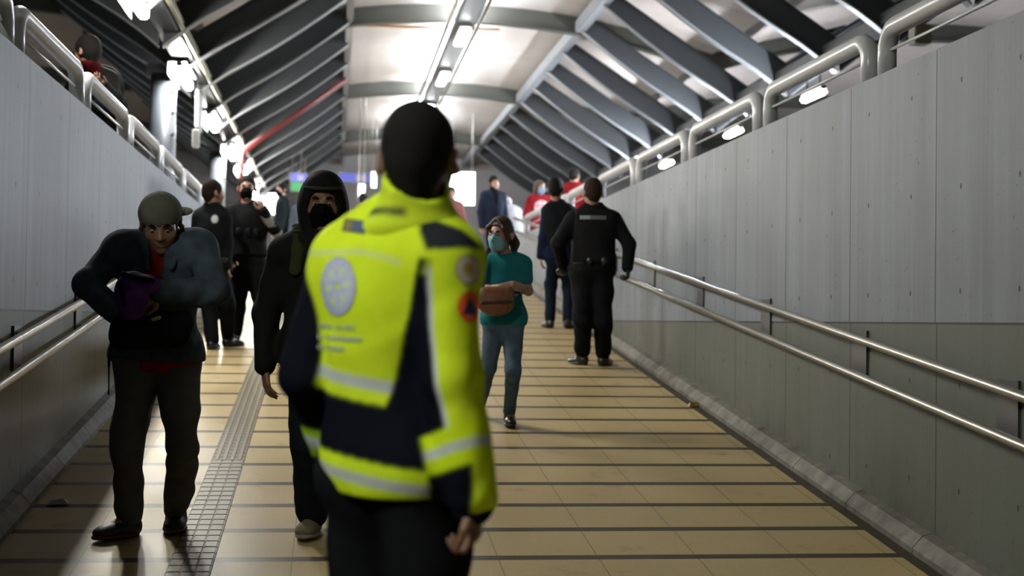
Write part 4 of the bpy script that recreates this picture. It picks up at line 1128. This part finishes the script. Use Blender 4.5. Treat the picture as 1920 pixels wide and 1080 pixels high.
g8 = foot_loc(458, 640); D8 = 13.95
p8 = Person('person', 'officer in black with a black face mask facing the camera, hand raised to the shoulder', g8, 1.66, face=2, res=.010, skin=SKIN_C, D=D8, head=(0, 2, 0), toes=(-25, 15),
    px=dict(H=(463, 354), N=(463, 384), C=(463, 425), W=(464, 465), P=(464, 492), SA=(433, 401, .0), SB=(492, 400, .0), EA=(425, 445, .0), WA=(432, 485, -.1), EB=(515, 430, .0), WB=(493, 396, -.16), LA=(450, 502), LB=(478, 502), KA=(446, 575), KB=(492, 575)))
ankle(p8, 'A', 440, 640); ankle(p8, 'B', 500, 638)
p8.body(hands=dict(A=dict(curl=.8), B=dict(d=(-.3, -.1, .9), n=(-.6, .6, 0), curl=1.0, side=-1))); p8.hair(t=.010, low=-.05, front=.07); p8.eyes(); p8.mask(M_maskb)
p8.top('uniform_shirt', BLACKC, t=.024, hem=.88, ta=.018, sleeve=1)
z = p8.torso(1.08).grow(.045); z.p(p8.J['W']+V3((0, 0, -.08)), (0, 0, -1)); z.p(p8.J['N']+V3((0, 0, .0)), (0, 0, 1)); vst = p8.put('vest', z, cloth('black tactical vest', (.014, .014, .016)), fold=.006)
for q in (-.08, .02, .10):
    z = Shape().e(p8.J['C']+p8.side*q+p8.fwd*.165+V3((0, 0, -.07)), (.035, .025, .055)); p8.put('pouch', z, BLACKC, parent=vst)
E_, W_ = p8.J['EB'], p8.J['WB']; p8.put('white_sleeve', Shape().c(E_-(W_-E_)*.15, W_*.9+E_*.1, .060, .052), cloth('white sleeve cloth', (.55, .55, .57)), fold=.004)
z = Shape(); bz = p8.J['P']+V3((0, 0, .06)); z.c(bz-p8.side*.05, bz+p8.side*.05, .145, .145, .01, p8.fwd, .85); z.p(bz+V3((0, 0, .03)), (0, 0, 1)); z.p(bz-V3((0, 0, .03)), (0, 0, -1)); p8.put('duty_belt', z, mat('webbing two', (.02, .02, .02), .4))
p8.trousers(BLACKC, r=(.11, .085, .066), fold=.01); boots(p8)

def simple(px, py, up, h, face, label, top_, trous, skin=SKIN_A, hair=HAIR, head=(0, 0, 0), mask=None, res=.013, joints=None, hands=None, longhair=False, tname='jacket', eyes=True):
    g = stand_px(px, py, up)
    p = Person('person', label, g, h, face=face, res=res, skin=skin, head=head, toes=(-12, 12), joints=joints)
    p.body(hands=hands); p.hair(hair, long=longhair, low=-.26 if longhair else -.05)
    if mask: p.mask(mask)
    if eyes: p.eyes()
    p.top(tname, top_, t=.024, hem=.84, ta=.018, collar=.3)
    p.trousers(trous); p.shoes(BLACKB)
    return p
DJ = cloth('dark jeans', (.03, .035, .05)); 
p9 = simple(529, 358, 1.55, 1.68, -75, 'person in a dark jacket in profile between the facing officer and the black hood', cloth('dark teal jacket', (.018, .028, .034)), DJ, mask=M_maskb, skin=SKIN_C, head=(20, 0, 0))
p10 = simple(567, 376, 1.36, 1.50, -20, 'person in a grey blue top half hidden behind the black hood', cloth('grey blue top', (.10, .13, .17)), DJ, skin=SKIN_C)
p11 = simple(681, 380, 1.40, 1.56, 160, 'dark haired person between the black hood and the lime collar', cloth('dark grey top', (.05, .05, .055)), DJ)
p12 = simple(846, 366, 1.52, 1.66, 0, 'person in pink behind the lime jacket, below the glowing screen', cloth('dusty pink top', (.33, .12, .12)), DJ, skin=SKIN_C)
p13 = simple(926, 344, 1.60, 1.72, 20, 'person with a black scarf and blue jacket standing at the top of the ramp', cloth('slate blue jacket', (.028, .038, .07)), cloth('blue jeans far', (.10, .14, .24)), skin=SKIN_C, tname='jacket')
z = Shape().c(p13.J['N']-V3((0, 0, .01)), p13.hp((0, -.01, -.075)), .085, .078, .03); z.e(p13.J['N']+p13.fwd*.09+V3((0, 0, -.12)), (.07, .06, .18), None, .05); p13.put('scarf', z, BLACKC, fold=.008)
# white tote beside that person, worn on the shoulder
q = at(958, 392, (p13.loc-CAM).dot(Fv)-.05)
p14 = simple(962, 384, 1.30, 1.58, 200, 'person in a white shirt bending beside the one with the black scarf', cloth('white shirt cloth', (.70, .70, .74)), cloth('pale trousers', (.45, .44, .46)), hair=cloth('white cap cloth', (.68, .68, .72)), tname='shirt', eyes=False,
             joints=dict(H=(.0, -.26, 1.46), N=(0, -.16, 1.38), C=(0, -.09, 1.22), SA=(-.17, -.12, 1.33), SB=(.17, -.12, 1.33), EA=(-.25, -.16, 1.06), EB=(.25, -.16, 1.06), WA=(-.20, -.32, .90), WB=(.20, -.32, .90)), head=(0, 35, 0))
REDW = cloth('red knit', (.36, .02, .03))
p15 = simple(1012, 350, 1.49, 1.58, 12, 'long haired person in a red sweater and sky blue face mask beyond the right wall', REDW, cloth('olive trousers', (.10, .10, .07)), skin=SKIN_C, hair=HAIR_BR, longhair=True, head=(18, 5, 0),
             mask=cloth('sky blue mask', (.28, .50, .80)), tname='sweater')
def printp(u, v_): return None if abs(u) > 1 or (u*u+v_*v_) > 1.0 else (.50, .22, .24) if (math.sin(9*u)+math.sin(8*v_)) > -.5 else (.6, .5, .5)
sw = [o for o in p15.root.children if o.name.startswith('sweater')][0]
decal('sweater_print', sw, Vector(p15.J['C']*p15.S)+Vector((.02, -.1, .0)), -Fv, (0, 0, 1), .12, .12, printp, M_patch, p15.root, n=24)
p16 = simple(1076, 330, 1.56, 1.68, 150, 'black haired person in a red shirt behind the right guard rail', cloth('red shirt cloth', (.40, .02, .025)), DJ, tname='shirt', eyes=False)

# person leaning forward on the upper level, left
D17 = 11.9; g17 = at(214, 300, 12.35); g17.z = PLAT; g17.x = min(g17.x, XL-.24-.22)
p17 = Person('person', 'person in black leaning forward behind the left guard rail above the wall', g17, 1.75, face=-6, res=.010, skin=SKIN_B, D=D17, head=(-120, 8, 0), toes=(-8, 8),
    joints=dict(P=(0, .03, .95), LA=(-.09, .03, .89), LB=(.09, .03, .89)),
    px=dict(H=(163, 100, -.05), N=(180, 140, .05), SA=(150, 155, .1), SB=(206, 152, .1), C=(192, 168, .25), W=(205, 205, .4), EA=(134, 172, -.05), WA=(138, 150, -.3), EB=(214, 185, -.05), WB=(190, 160, -.3)))
p17.body(hands=dict(A=dict(curl=.8), B=dict(curl=.8))); p17.hair(t=.016, low=-.07); p17.eyes()
p17.top('jacket', BLACKJ, t=.028, hem=.86, ta=.02, collar=.4); p17.trousers(BLACKC); p17.shoes(BLACKB)
z = Shape().c(p17.J['N'], p17.hp((0, .02, -.07)), .078, .07); z.p(p17.hp((0, .02, -.07)), (0, 0, 1)); p17.put('scarf', z, cloth('dark red scarf', (.10, .008, .012)))
